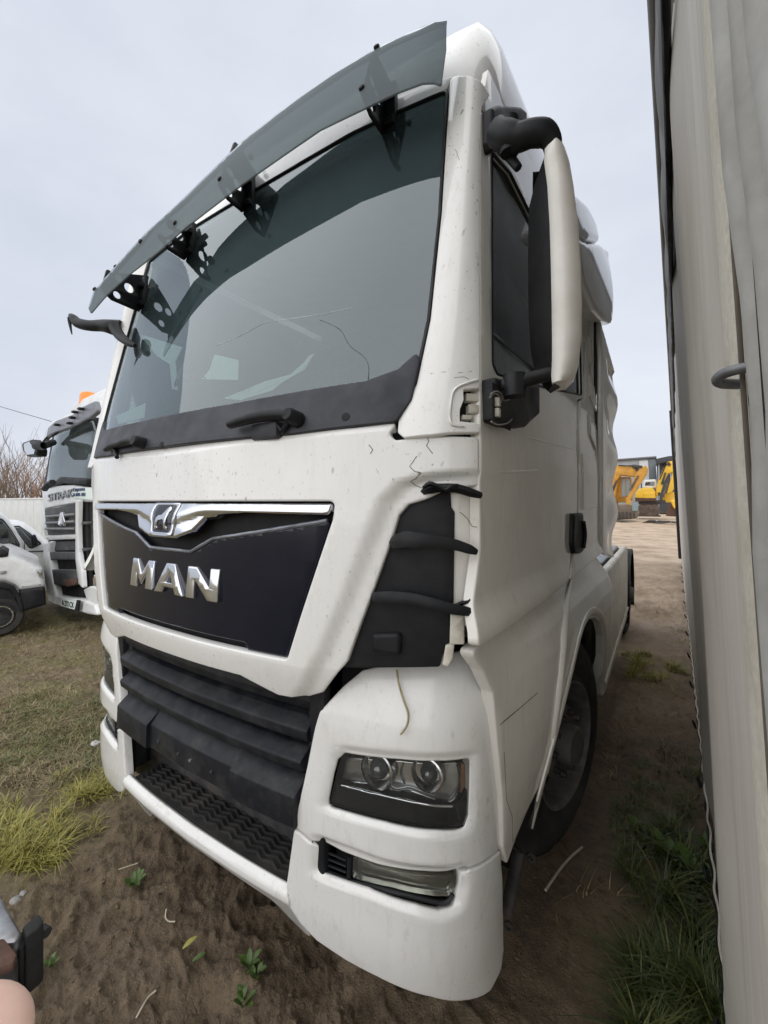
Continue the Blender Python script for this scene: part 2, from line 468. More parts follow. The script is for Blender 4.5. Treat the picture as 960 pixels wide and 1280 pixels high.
# ------------------------------------------------------------------ the tractor truck
XC = -1.55                                    # its centre line
TRUCK = thing('tractor_truck', 'big white tractor unit with dark blue grille panel and missing corner trim, seen close up', 'truck', (XC, 2.2, 0), world=True)
def ss(a, b, x):
    t = max(0, min(1, (x - a) / (b - a))); return t * t * (3 - 2 * t)
class Plan:
    def __init__(self, pts):
        p, _ = crm([(a, b, 0) for a, b in pts], 1, 16)
        self.x = [q.x for q in p]; self.y = [q.y for q in p]; self.l = [0]
        for i in range(1, len(p)): self.l.append(self.l[-1] + (p[i] - p[i - 1]).length)
    def __call__(self, s):
        a = abs(s)
        L_ = self.l
        if a >= L_[-1]:
            k = len(L_) - 2
        else:
            lo, hi = 0, len(L_) - 1
            while hi - lo > 1:
                m = (lo + hi) // 2
                if L_[m] <= a: lo = m
                else: hi = m
            k = lo
        t = (a - L_[k]) / (L_[k + 1] - L_[k])
        x = self.x[k] + (self.x[k + 1] - self.x[k]) * t; y = self.y[k] + (self.y[k + 1] - self.y[k]) * t
        return (x if s >= 0 else -x), y
PLH = Plan([(0, 0), (.2, .004), (.4, .02), (.6, .047), (.78, .082), (.92, .125), (1.02, .160), (1.09, .195), (1.13, .24), (1.14, .34), (1.15, .55)])
PLB = Plan([(0, 0), (.3, .008), (.57, .028), (.8, .06), (.94, .098), (1.03, .15), (1.09, .225), (1.12, .31), (1.13, .39), (1.135, .5), (1.14, .7)])
def cen(P): return Vector((XC, 2.4, P.z))
def front(pl, y0):
    def f(s, z):
        x, y = pl(s); return Vector((XC + x, y + y0(s, z), z))
    return f
Z_HT = 1.86
def y_hood(s, z):
    y = .885 + .03 * max(0, z - 1.3) + 0.5 * max(0, 1.14 - z) ** 1.3
    return y
S_HOOD0 = Surf(front(PLH, y_hood), -1.6, 1.6, .9, 2.0, cen)
# the raised U of the flap: its outer band lies a little deeper, behind this crease line
CREASE = [S_HOOD0.hit(*q) for q in ((599, 588), (530, 594), (498, 604), (478, 625), (455, 680), (428, 750), (400, 815), (378, 858), (366, 876))]
def crease_d(s, z):
    best = 9; a = abs(s)
    for (s0, z0), (s1, z1) in zip(CREASE, CREASE[1:]):
        dx, dz = s1 - s0, z1 - z0; l2 = dx * dx + dz * dz
        t = max(0, min(1, ((a - s0) * dx + (z - z0) * dz) / l2))
        d = math.hypot(a - s0 - dx * t, z - z0 - dz * t)
        if d < abs(best):
            side = dx * (z - z0) - dz * (a - s0)
            best = d if side < 0 else -d
    return best
def y_hood2(s, z):
    y = y_hood(s, z)
    if abs(s) > .35: 
        d = crease_d(s, z)
        y += .024 * ss(-.010, .020, d * SGN)
    if z > 1.80: y += .5 * max(0, z - (1.815 + .03 * min(1, abs(s)))) 
    return y
SGN = 1 if crease_d(.5, 1.4) < 0 else -1; print('SGN', SGN, crease_d(.5, 1.4), crease_d(.9, 1.2), crease_d(1.1, 1.6))
S_HOOD = Surf(front(PLH, lambda s, z: y_hood2(s, z)), -1.6, 1.6, .9, 2.0, cen)
def y_wind(s, z):
    k = max(0, min(1.15, (z - 1.868) / 1.16)) * .85                 # the curve flattens towards the top edge
    return .92 - .006 + .243 * (z - 1.868) + k * (.133 - PLH(s)[1])
S_WIND = Surf(front(PLH, y_wind), -1.25, 1.25, 1.6, 3.4, cen)
def y_bump(s, z):
    y = .97
    if z < .36: y += .7 * (.36 - z) ** 2
    if z < .15: y += 3 * (.15 - z) ** 2
    if z > .9: y += 1.7 * (z - .9) ** 2
    return y
S_BUMP = Surf(front(PLB, y_bump), -1.7, 1.7, .1, 1.4, cen)
def base_x(y): return -.42 + (y - 1.12) * .0437
def tum(z): return 0 if z < 1.8 else .056 * (z - 1.8)
def door_x(y, z):
    x = base_x(y) - tum(z)
    zc = 1.375 + .012 * (y - 1.2)
    x += .028 * ss(0, .11, zc - z) 
    x -= .004 * ss(.0, .012, 1.72 - .02 * (y - 1.2) - z) * ss(0, .35, 1.75 - y)
    return x
S_SIDE = Surf(lambda y, z: Vector((door_x(y, z), y, z)), .9, 4.5, 1.0, 3.4, lambda P: Vector((XC, P.y, P.z)), n=34)
FPROF = [(1.40, -.04), (1.29, -.03), (1.25, .0), (1.16, .060), (1.08, .085), (1.0, .092), (.9, .088), (.7, .065), (.55, .035), (.4, 0.0), (.2, -.03)]
def fprof(z):
    if z >= FPROF[0][0]: return FPROF[0][1]
    for (a, b), (c, d) in zip(FPROF, FPROF[1:]):
        if z >= c: return d + (b - d) * ss(c, a, z) if False else d + (b - d) * (z - c) / (a - c)
    return FPROF[-1][1]
def fend_x(y, z): return base_x(y) - .008 + fprof(z) * (.04 + .96 * ss(1.16, 1.75, y))
S_FEND = Surf(lambda y, z: Vector((fend_x(y, z), y, z)), .95, 4.6, .2, 1.5, lambda P: Vector((XC, P.y, P.z)), n=34)

if False:
    for nm, S, q in (('hoodtop', S_HOOD0, (440, 533)),): print(nm, S.hit(*q))

def symm(near, zt=None, zb=None):
    """close a near-half outline (already in s,z) over the centre line"""
    p = list(near); return p + [(-s, z) for s, z in reversed(p)]

# --- upper front flap (white), with the opening for the blue panel
H = S_HOOD0.hit
near = [H(*q) for q in ((440, 533), (494, 526), (487, 543), (494, 550), (537, 545), (599, 547), (599.5, 606), (552, 612), (528, 624), (505, 631), (493, 645), (486, 669), (462, 736), (427, 831), (397, 870), (380, 875), (348, 870), (300, 845))]
ZTOP = near[0][1]; ZBOT = near[-1][1]
near = [(0, ZTOP + .012)] + near + [(0, ZBOT - .004)]
hole = [H(*q) for q in ((418.5, 626.5), (415, 650), (358, 825))]
hole = [(0, hole[0][1])] + hole + [(0, hole[-1][1] + .0)]
print('hood near', [(round(a, 3), round(b, 3)) for a, b in near]); print('hole', hole)
print('left end chrome', H(118, 628), 'left low', H(127, 741), 'left top', H(116, 579), 'left bottom', H(121, 767))
hood_half = near[1:-1]
sheet('front_flap', symm([(max(.001, a), b) for a, b in near[1:-1]]), S_HOOD, M_WHITE, TRUCK, holes=[symm(hole[1:-1])], th=.03, w=.006, step=.016, r=.012, px=False, hr=.02)
# dark backing behind the flap's opening
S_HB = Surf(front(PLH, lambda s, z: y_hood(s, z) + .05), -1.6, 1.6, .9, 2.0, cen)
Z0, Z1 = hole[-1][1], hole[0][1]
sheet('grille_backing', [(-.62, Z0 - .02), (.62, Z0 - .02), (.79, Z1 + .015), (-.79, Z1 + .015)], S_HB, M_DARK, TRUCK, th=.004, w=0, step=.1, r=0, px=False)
# chrome trim across the top, dipping in the middle under the emblem
S_TR = Surf(front(PLH, lambda s, z: y_hood(s, z) + .006), -1.6, 1.6, .9, 2.0, cen)
def mir_avg(q):                                  # a near point on the trim surface
    return S_TR.hit(*q)
cn = [mir_avg(q) for q in ((417.5, 628), (414.5, 645), (330, 649), (256, 658.5))]
print('chrome', cn, 'emblem', S_TR.hit(192, 669), S_TR.hit(227.5, 671), S_TR.hit(197, 630), S_TR.hit(229, 662))
zc = S_TR.hit(210, 671)[1]; z628 = cn[0][1]
near = [(.001, z628), cn[0], cn[1], (.42, cn[1][1] + .005), (.225, cn[1][1] - .012), (.175, zc + .03), (.085, zc), (.001, zc)]
def y_trim(s, z): return y_hood(s, z) + .006 - .030 * ss(.0, 1.0, (z628 - z) / max(.02, z628 - zc)) - .014 * sin(pi * max(0, min(1, (z628 - z) / (.046 + max(0, (.22 - abs(s)) / .22) * .06))))
S_TR2 = Surf(front(PLH, y_trim), -1.6, 1.6, .9, 2.0, cen)
trim = sheet('chrome_trim', symm(near[1:-1])if False else symm([near[1], near[2], near[3], near[4], near[5], near[6]]), S_TR2, M_CHROME, TRUCK, th=.03, w=.007, step=.03, r=.01, px=False)
e0, e1 = .076, zc + .018
sheet('emblem_plate', [(-.062, e1), (.062, e1), (.076, z628 - .008), (-.076, z628 - .008)], Surf(front(PLH, lambda s, z: y_trim(s, z) - .004), -1.6, 1.6, .9, 2, cen), M_NAVY, trim, th=.006, w=.002, step=.04, r=.012, px=False)
sheet('emblem_rim', [(-.074, e1 - .012), (.074, e1 - .012), (.090, z628 - .001), (-.090, z628 - .001)], Surf(front(PLH, lambda s, z: y_trim(s, z) - .006), -1.6, 1.6, .9, 2, cen), M_CHROME, trim,
      holes=[[(-.060, e1 + .002), (.060, e1 + .002), (.074, z628 - .010), (-.074, z628 - .010)]], th=.008, w=.002, step=.04, r=.015, px=False)
lion = [(-.045, .02), (-.040, .035), (-.034, .055), (-.020, .066), (.0, .068), (.012, .080), (.022, .095), (.034, .105), (.046, .100), (.052, .090), (.048, .082), (.043, .080), (.040, .062), (.036, .045), (.034, .020), (.044, .016), (.040, .008), (.022, .010), (.022, .045), (.014, .050), (.002, .047), (-.016, .044), (-.024, .034), (-.030, .020), (-.020, .012), (-.036, .008), (-.046, .012)]
hz = (z628 - .008 - e1)
lion = [(x * .95, e1 + .006 + z * hz / .118) for x, z in lion]
sheet('lion_emblem', lion, Surf(front(PLH, lambda s, z: y_trim(s, z) - .008), -1.6, 1.6, .9, 2, cen), M_CHROME, trim, th=.005, w=.0012, step=.03, r=.003, px=False)
# the dark blue panel and the slot above it
S_NV = Surf(front(PLH, lambda s, z: y_hood(s, z) + .012), -1.6, 1.6, .9, 2.0, cen)
hn = [S_NV.hit(*q) for q in ((413, 650), (357, 822))]
zl = hn[1][1]; ht = hn[0][1]
print('navy', hn, S_NV.hit(181.5, 680), S_NV.hit(252, 690), S_NV.hit(291, 662), S_NV.hit(164, 653))
nd_ = S_NV.hit(252, 690)[1]
near = [(.135, nd_), (.255, nd_ + .052), (.36, nd_ + .066), (hn[0][0], ht), (hn[1][0], zl), (.42, zl), (.41, zl + .022), (.001, zl + .03)]
near_p = near[:-1]
nav = sheet('blue_panel', symm([near[-1]][:0] + near_p) if False else [(-a, b) for a, b in near_p][::1][::-1] + near_p if False else (near_p + [(.40, zl + .022), (-.40, zl + .022)] + [(-a, b) for a, b in reversed(near_p)]), S_NV, M_NAVY, TRUCK, th=.02, w=.005, step=.04, r=.012, px=False)
# silver lip along the V edge of the panel
vp = [(-hn[0][0] + .01, ht - .002), (-.36, nd_ + .064), (-.255, nd_ + .050), (-.135, nd_ - .002), (.135, nd_ - .002), (.255, nd_ + .050), (.36, nd_ + .064), (hn[0][0] - .01, ht - .002)]
dn = dens(vp + vp[::-1][1:-1], .03)[:len(dens(vp + vp[::-1][1:-1], .03)) // 2 + 1]
tube('panel_lip', [S_NV.f(a, b) + Vector((0, -.001, 0)) for a, b in dn], .007, M_DSTEEL if False else simple('satin_lip', (.20, .21, .24), .35, .5), nav, n=6)
# lettering in chrome
LET = {'M': [[(0, 0), (0, 1), (.24, 1), (.5, .50), (.76, 1), (1, 1), (1, 0), (.72, 0), (.72, .55), (.5, .12), (.28, .55), (.28, 0)]],
       'A': [[(0, 0), (.36, 1), (.64, 1), (1, 0), (.74, 0), (.67, .2), (.33, .2), (.26, 0)], [(.40, .37), (.60, .37), (.5, .68)]],
       'N': [[(0, 0), (0, 1), (.28, 1), (.74, .40), (.74, 1), (1, 1), (1, 0), (.72, 0), (.26, .60), (.26, 0)]]}
S_LT = Surf(front(PLH, lambda s, z: y_hood(s, z) + .06 * (z - 1.355) + .45 * max(-.06, min(.06, z - 1.355)) * abs(z - 1.29)), -1.6, 1.6, .9, 2.0, cen)
cells = []
for ch, q in (('M', ((162.5, 731), (188.5, 736), (163.5, 695.5), (191, 700))), ('A', ((192, 738), (227.5, 745), (205, 703), (216, 704))), ('N', ((231, 747.5), (270, 756), (233, 707.5), (272, 713)))):
    h = [S_LT.hit(*p) for p in q]; cells.append((ch, h)); 
print('letters', [(c, [(round(a, 3), round(b, 3)) for a, b in h]) for c, h in cells])
zb = sum(h[0][1] + h[1][1] for c, h in cells) / 6; ztp = sum(h[2][1] + h[3][1] for c, h in cells) / 6
for ch, h in cells:
    s0, s1 = h[0][0], h[1][0]
    lp = [[(s0 + a * (s1 - s0), zb + b * (ztp - zb)) for a, b in poly] for poly in LET[ch]]
    sheet('chrome_letter', lp[0], S_LT, M_CHROME, nav, holes=lp[1:], th=.014, w=.004, step=.05, r=0.001, px=False)
# the two stop blocks under the panel
for s in (-1, 1):
    sheet('panel_stop', [(s * .44, zl - .004), (s * .56, zl - .002), (s * .56, zl + .022), (s * .44, zl + .02)], Surf(front(PLH, lambda s, z: y_hood(s, z) + .02), -1.6, 1.6, .9, 2, cen), M_BLACK, TRUCK, th=.03, w=.003, r=.004, px=False)
# cracks and scuffs on the flap's corner
for pl in (((534, 546), (536, 552), (533, 557), (537, 562), (541, 567)), ((521, 570), (517, 576), (512, 583), (518, 589), (526, 591)), ((526, 591), (520, 598), (513, 602), (520, 607), (527, 610)), ((461, 556), (466, 562), (463, 567)), ((575, 640), (584, 648), (590, 658), (596, 659))):
    tube('crack', [S_HOOD.f(*S_HOOD.hit(*q)) + Vector((.0002, -.0004, 0)) for q in pl], .0010, M_CRACK, TRUCK, n=5)

# --- windscreen
WO = [(559.5, 114), (550, 268), (536, 400), (519, 480), (497, 526)]
wn = [S_WIND.hit(*q) for q in WO]
print('wind', [(round(a, 3), round(b, 3)) for a, b in wn], 'top', S_WIND.hit(400, 193), S_WIND.hit(240, 298), 'left', S_WIND.hit(147, 378), S_WIND.hit(118, 578))
zt = S_WIND.hit(400, 193)[1]
wnear = [(.55, zt + .012)] + wn
wind = sheet('windscreen', [(.001, zt + .016)][:0] + wnear + [(.5, ZTOP)] + [(-.5, ZTOP)] + [(-a, b) for a, b in reversed(wnear)], S_WIND, M_WIND, TRUCK, th=.006, w=0, step=.06, r=.03, px=False)
# rubber seal round it
def loop_tube(name, sz, S, rad, mat, parent, off=.002, closed=True, step=.05):
    p = dens(fillet(sz, .03), step) if closed else dens(list(sz) + list(reversed(sz))[1:-1], step)
    if not closed: p = p[:len(p) // 2 + 1]
    return tube(name, [S.f(a, b) + S.normal(a, b) * off for a, b in p], rad, mat, parent, n=6, closed=closed)
loop_tube('windscreen_seal', wnear + [(-a, b) for a, b in reversed(wnear)], S_WIND, .006, M_BLACK, TRUCK)
# dark cowl band along the bottom
CW = [S_WIND.hit(*q) for q in ((459, 477), (500, 462), (523, 441), (527, 452), (517, 500), (497, 528), (440, 534))]
zcw = S_WIND.hit(300, 504)[1]
print('cowl', [(round(a, 3), round(b, 3)) for a, b in CW], zcw, S_WIND.hit(118, 554))
ctop = CW[0][1]
near = [(.3, zcw + .0)] + CW[:6] + [(.6, ZTOP - .01)]
S_CW = Surf(front(PLH, lambda s, z: y_wind(s, z) - .012), -1.25, 1.25, 1.6, 3.4, cen)
cowl = sheet('cowl_panel', near + [(-a, b) for a, b in reversed(near)], S_CW, M_COWL, TRUCK, th=.02, w=.004, step=.06, r=.02, px=False)
for q in ((432, 521), (202, 556)):
    a, b = S_CW.hit(*q)
    c = [(a + .0125 * cos(k * pi / 8), b + .0125 * sin(k * pi / 8)) for k in range(16)]
    sheet('spindle_hole', c, S_CW, M_DARK, cowl, th=.004, w=.0, off=.0015, r=0, px=False)
# the wiper pivots left on the cowl
def pivot(pts, cap, rad):
    P = [on_plane(u, v, S_CW.f(*S_CW.hit(u, v)) + Vector((0, -.03, 0)), Vector((0, -1, .24))) for u, v in pts]
    o = tube('wiper_arm', P, rad, M_BLACK, TRUCK, n=10, flat=(1, .8), smooth_path=5)
    c = P[-1]
    lathe('pivot_cap', [(-.02, 0), (-.02, .018), (-.012, .022), (.01, .024), (.03, .026), (.03, 0)], Matrix.Translation(c) @ Vector((0, -1, .25)).to_track_quat('-X', 'Z').to_matrix().to_4x4(), M_BLACK, o, n=18)
    return o
p1 = pivot([(287, 531), (300, 527), (325, 521), (350, 519), (364, 520)], 0, [.017, .019, .021, .022, .02])
p2 = pivot([(133, 562), (140, 558), (152, 554), (164, 551), (172, 552)], 0, [.014, .017, .019, .02, .02])
for pl in (((345, 524), (356, 540), (366, 527)), ((146, 559), (150, 572))):
    tube('wiper_link', [S_CW.f(*S_CW.hit(*q)) + Vector((0, -.012, 0)) for q in pl], .009, M_BLACK, TRUCK, n=8)
box('wiper_motor_cover', S_CW.f(*S_CW.hit(332, 538)) + Vector((-.06, -.012, -.03)), S_CW.f(*S_CW.hit(332, 538)) + Vector((.06, .03, .025)), M_COWL, TRUCK, bev=.01)

# --- header above the glass, roof cap
S_HD = Surf(front(PLH, lambda s, z: y_wind(s, z) - .004), -1.3, 1.3, 2.6, 3.4, cen)
zh = zt + .02
wt = wn[0]
near = [(.55, zt + .014), (wt[0] - .002, wt[1] + .004), (wt[0] + .012, wt[1] + .055), (.6, zt + .10)]
sheet('roof_header', near + [(-a, b) for a, b in reversed(near)], S_HD, M_WHITE, TRUCK, th=.02, w=.003, step=.05, r=.008, px=False)
PTOP = S_HD.f(wt[0] + .012, wt[1] + .055)
print('header top corner', PTOP, 'px', proj(PTOP))
ZR0 = wt[1] + .035
def roof_ring(z, fin, sin_, y_back=3.10, n=9):
    """half outline of the roof at height z: front pulled in by fin, sides by sin_"""
    y0 = .914 + .243 * (ZR0 - 1.868) + .004
    hw = 1.13 - .0 + (-.066) - sin_
    pts = []
    for t in (0, .2, .4, .6, .75, .88, .96):
        x = hw * t; pts.append((x, y0 + fin + .113 + .018 * (x / .93) ** 2 + .10 * max(0, t - .75) ** 2 * 4))
    xs, ys = pts[-1]
    pts.append((hw * .99, ys + .05)); pts.append((hw + .005, ys + .14))
    for k in (1, 2, 3, 4):
        y = ys + .14 + (y_back - ys - .14) * k / 4
        pts.append((hw + .005 + .0437 * (y - ys - .14) * .9, y))
    full = [(-a, b) for a, b in reversed(pts[1:])] + pts
    return [Vector((XC + a, b, z)) for a, b in full]
rings = [roof_ring(ZR0 - .01, .012, .0), roof_ring(ZR0 + .05, .020, .000), roof_ring(ZR0 + .15, .045, .004), roof_ring(ZR0 + .25, .085, .014), roof_ring(ZR0 + .33, .135, .032), roof_ring(ZR0 + .40, .20, .062), roof_ring(ZR0 + .45, .28, .11), roof_ring(ZR0 + .48, .38, .18), roof_ring(ZR0 + .495, .52, .32), roof_ring(ZR0 + .50, .75, .6)]
loft('roof_cap', rings, M_WHITE, TRUCK, closed=False, cap=False)
bm = bmesh.new(); bm.faces.new([bm.verts.new(p) for p in rings[-1]]); bm_obj('roof_top', bm, M_WHITE, TRUCK)

# --- A pillar between windscreen and door seam
def pill_edges(z):
    sw = None
    pts = wn
    zz = max(min(z, pts[0][1] + .1), pts[-1][1] - .2)
    for (a, b), (c, d) in zip(pts, pts[1:]):
        if d <= zz <= b:
            sw = c + (a - c) * (zz - d) / (b - d); break
    if sw is None: sw = pts[0][0] if zz > pts[0][1] else pts[-1][0]
    E0 = S_WIND.f(sw, z)
    k = 1 + .13 * max(0, z - 1.80)
    y1 = 1.12 * k; E1 = Vector((-.42 * k, y1, z))
    return E0, E1
def pillar_f(s, z):
    E0, E1 = pill_edges(z)
    P = E0.lerp(E1, s)
    b = 4 * s * (1 - s)
    return P + Vector((.018, -.034, 0)) * b * (.75 if z > 1.9 else .75 + (1.9 - z))
S_PIL = Surf(pillar_f, -.05, 1.05, 1.6, 3.2, cen)
pil = [(562, 113), (563, 98), (578, 94.5), (592, 97), (606, 107), (613, 120), (602, 136), (599, 190), (599, 486), (579, 487), (580, 500), (575, 512), (575, 526), (599, 529), (599, 541), (562, 541), (538, 544), (504, 547), (497, 541), (498, 527), (521, 480), (538, 400), (552, 268)]
sheet('windscreen_pillar', pil, S_PIL, M_WHITE, TRUCK, th=.02, w=.004, step=.05, r=.008, both=True, zstep=.05)
# the open hinge pocket in it
S_PIL2 = Surf(lambda s, z: pillar_f(s, z) + Vector((-.02, .035, 0)), -.05, 1.2, 1.6, 3.2, cen)
pk = sheet('hinge_pocket', [(572, 480), (604, 480), (604, 534), (572, 534)], S_PIL2, M_DARK, TRUCK, th=.004, w=0, r=0)
S_PIL3 = Surf(lambda s, z: pillar_f(s, z) + Vector((-.005, .016, 0)), -.05, 1.2, 1.6, 3.2, cen)
for q in ([(583, 491), (600, 493), (600, 502), (583, 501)], [(586, 505), (600, 506), (600, 517), (586, 516)], [(578, 518), (592, 519), (590, 524), (577, 524)]):
    sheet('hinge_block', q, S_PIL3, M_CREAM, pk, th=.02, w=.002, r=.003)
tube('pocket_lip', [S_PIL.f(*S_PIL.hit(*q)) + Vector((.002, -.003, 0)) for q in ((597, 475), (586, 478), (572, 484), (565, 493), (562, 515), (564, 530), (580, 533))], .004, M_WHITE, TRUCK, n=6, smooth_path=4)
for pl in (((538, 467), (555, 465), (575, 466), (590, 464)), ((561, 182), (570, 188), (574, 200)), ((568, 472), (580, 471), (586, 474))):
    tube('crack', [S_PIL.f(*S_PIL.hit(*q)) + Vector((.0002, -.0004, 0)) for q in pl], .0006, M_CRACK, TRUCK, n=5)

# --- tinted sun visor on its four brackets
VC, VK = .095, .028
def zup(s):
    for (a, p), (c, q) in zip(ZU, ZU[1:]):
        if s <= c: return p + (q - p) * max(0, (s - a) / (c - a))
    return ZU[-1][1]
def y_vis(s, z): return .985 + (z - 2.78) * .26 + 0.20 * max(0, z - 2.9) ** 2
def vis_y(s, z): return y_vis(s, z) + VC - .07 * ss(.25, 1.1, -s) + VK * s * s + .35 * max(0, s - .95)
S_V0 = Surf(lambda s, z: Vector((XC + s, vis_y(s, z), z)), -1.2, 1.12, 2.4, 3.45, cen, n=40)
ZU = sorted(S_V0.hit(*q) for q in ((118, 362), (150, 325), (182, 290), (240, 236), (300, 178), (360, 131), (420, 89), (480, 54), (530, 32), (550, 27)))
ZU = [(-1.3, ZU[0][1] - .02)] + ZU + [(1.2, ZU[-1][1] - .02)]
print('ZU', ZU)
S_VIS = Surf(lambda s, z: Vector((XC + s, vis_y(s, z) + 11.0 * max(0, z - zup(s) + .012) ** 2, z)), -1.2, 1.12, 2.4, 3.45, cen, n=40)
S_OLD = 0 and Surf(lambda s, z: Vector((XC + s, y_vis(s, z) + 11.0 * max(0, z - zup(s) + .012) ** 2 + VC + VK * s * s + .35 * max(0, abs(s) - .95), z)), -1.12, 1.12, 2.5, 3.45, cen, n=40)
vis_px = [(552, 106.5), (543, 103), (500, 114), (400, 162), (300, 232), (225, 290), (165, 340), (130, 372), (113, 392), (110, 385), (118, 362), (150, 325), (182, 290), (240, 236), (300, 178), (360, 131), (420, 89), (480, 54), (530, 32), (550, 27), (557, 30), (558, 60)]
VH_ = S_VIS.hit
print('visor', [(q, tuple(round(x, 3) for x in VH_(*q))) for q in vis_px])
vsz = [VH_(*q) for q in vis_px[:10]] + [(s_, zup(s_) + .05) for s_ in (ZU[1][0] - .01, ZU[1][0] + .06, -.85, -.66, -.45, -.28, -.1, .014, .15, .29, .42, .53, .65, .748, .83, .90)] + [(.955, 3.215), (.985, 3.17), VH_(558, 60)]
visor = sheet('sun_visor', vsz, S_VIS, M_VISOR, TRUCK, th=.006, w=.002, step=.05, r=.02, px=False, back=True)
for q in ((470, 58), (452.5, 110.5), (294, 179.5), (275, 224), (194, 264.5), (176, 302), (134, 329), (117, 361)):
    a, b = VH_(*q); P = S_VIS.f(a, b); N = S_VIS.normal(a, b)
    M = Matrix.Translation(P) @ N.to_track_quat('X', 'Z').to_matrix().to_4x4()
    lathe('visor_bolt', [(-.008, 0), (-.008, .011), (.004, .0115), (.008, .009), (.010, 0)], M, M_BLACK, visor, n=12)
for a, b in (((470, 58), (452.5, 110.5)), ((294, 179.5), (275, 224)), ((194, 264.5), (176, 302)), ((134, 329), (117, 361))):
    P0 = S_VIS.f(*VH_(*a)); P1 = S_VIS.f(*VH_(*b)); xb = (P0.x + P1.x) / 2
    sb = xb - XC
    zl_, zu = P1.z, P0.z
    yv0 = vis_y(sb, zl_) + .008; yv1 = vis_y(sb, zu) + .008
    ybk = lambda z: S_WIND.f(sb, z).y - .004
    poly = [(yv0, zl_ - .01), (yv1, zu + .005), (yv1 + .03, zu + .0), (ybk(zl_ + .17), zl_ + .17), (ybk(zl_ + .02) - .0, zl_ + .015), (ybk(zl_ - .05), zl_ - .055), (yv0 + .05, zl_ - .045)]
    MX = Matrix(((0, 0, 1, xb - .006), (1, 0, 0, 0), (0, 1, 0, 0), (0, 0, 0, 1)))
    hs = []
    for fy, fz, rr in ((.38, -.008, .020), (.68, .055, .026), (.42, .085, .022)):
        y = yv0 + (ybk(zl_) - yv0) * fy; z = zl_ + fz
        hs.append([(y + rr * cos(k * pi / 6), z + rr * sin(k * pi / 6)) for k in range(12)])
    br = extr('visor_bracket', poly, MX, .012, M_BLACK, TRUCK, holes=hs, bev=.002, r=.01)
    # foot plate on the header, with two lugs
    Pf = Vector((xb, ybk(zl_ + .02), zl_ + .015))
    box('bracket_foot', (xb - .035, Pf.y - .012, Pf.z - .07), (xb + .035, Pf.y + .012, Pf.z + .12), M_BLACK, br, bev=.006)
    for dz in (-.03, .07):
        tube('bracket_lug', [(xb - .03, Pf.y - .02, Pf.z + dz), (xb + .035, Pf.y - .02, Pf.z + dz)], .012, M_BLACK, br, n=8)

# --- dark corner behind the missing deflector, with the three broken arms
S_CO = Surf(front(PLH, lambda s, z: y_hood(s, z) + .045), 0, 1.6, .9, 2.0, cen)
co = sheet('corner_backing', [(505, 612), (563, 612), (564, 634), (568.5, 640), (567, 753), (561, 766), (562.5, 804), (556, 808), (550, 834), (415, 834), (440, 760), (470, 680)], S_CO, M_BLACK, TRUCK, th=.02, w=.004, step=.05, r=.012, both=True)
S_CO2 = Surf(front(PLH, lambda s, z: y_hood(s, z) + .055), 0, 1.6, .9, 2.0, cen)
sheet('pillar_strip', [(561, 606), (600, 600), (597.5, 742), (571, 755), (560, 755)], S_CO2, M_SIDE, TRUCK, th=.02, w=.004, step=.05, r=.006, both=True)
def arm(pts, rad, flat=(1, .55), lift=.03):
    lf = lift if isinstance(lift, (list, tuple)) else [lift] * len(pts)
    P = []
    for (u, v), l in zip(pts, lf):
        a, b = S_CO.hit(u, v); Q = S_CO.f(a, b) + S_CO.normal(a, b) * l; P.append(Q)
    return tube('deflector_arm', P, rad, M_BLACK, TRUCK, n=6, flat=flat, smooth_path=4)
arm([(528, 616), (540, 612), (555, 611), (570, 612), (584, 617), (594, 620)], [.014, .018, .016, .017, .016, .012], (1, .8), [.0, .03, .05, .05, .045, .04])
tube('torn_trim', [S_CO.f(*S_CO.hit(*q)) + Vector((.02, -.06, 0)) for q in ((533, 611), (541, 606), (551, 609), (560, 613), (566, 609), (575, 607))], [.006, .011, .009, .008, .010, .004], M_BLACK, TRUCK, n=8, flat=(1, .7), smooth_path=3)
arm([(487, 679), (497, 677), (513, 673), (527, 674), (545, 675), (566, 679), (582, 685), (591, 689)], [.008, .018, .023, .021, .017, .015, .013, .007], (.75, 1.15), [-.005, .03, .055, .06, .055, .045, .04, .035])
arm([(463, 748), (475, 744), (495, 743), (520, 745), (545, 751), (566, 757), (580, 760), (588, 764)], [.008, .015, .018, .017, .016, .014, .012, .009], (.75, 1.15), [-.005, .03, .05, .05, .05, .045, .04, .03])
def padf(pts, S, off, th, mat, name, r=.01, parent=TRUCK, w=.01):
    return sheet(name, pts, S, mat, parent, th=th, w=w, step=.04, r=r, off=off)
padf([(467, 790), (500, 789), (503, 795), (501, 817), (467, 812)], S_CO, .022, .03, M_BLACK, 'backing_boss')
padf([(563, 767), (579, 769), (579, 803), (562, 803)], S_CO, .02, .03, M_CREAM, 'clip_block', .004, w=.004)
padf([(557, 806), (568, 803), (566, 822), (560, 832), (553, 830)], S_CO, .012, .03, M_CREAM, 'clip_block', .004, w=.004)
padf([(582, 757), (592, 758), (592, 771), (583, 770)], S_CO, .03, .03, M_CREAM, 'hinge_knuckle', .004, w=.004)
padf([(578, 770), (589, 773), (589, 783), (579, 781)], S_CO, .015, .03, M_CREAM, 'hinge_knuckle', .004, w=.004)
tube('hinge_wire', [S_CO.f(*S_CO.hit(*q)) + Vector((.01, -.03, 0)) for q in ((568, 757), (576, 751), (586, 749), (590, 745))], .005, M_BLACK, TRUCK, n=6, smooth_path=4)
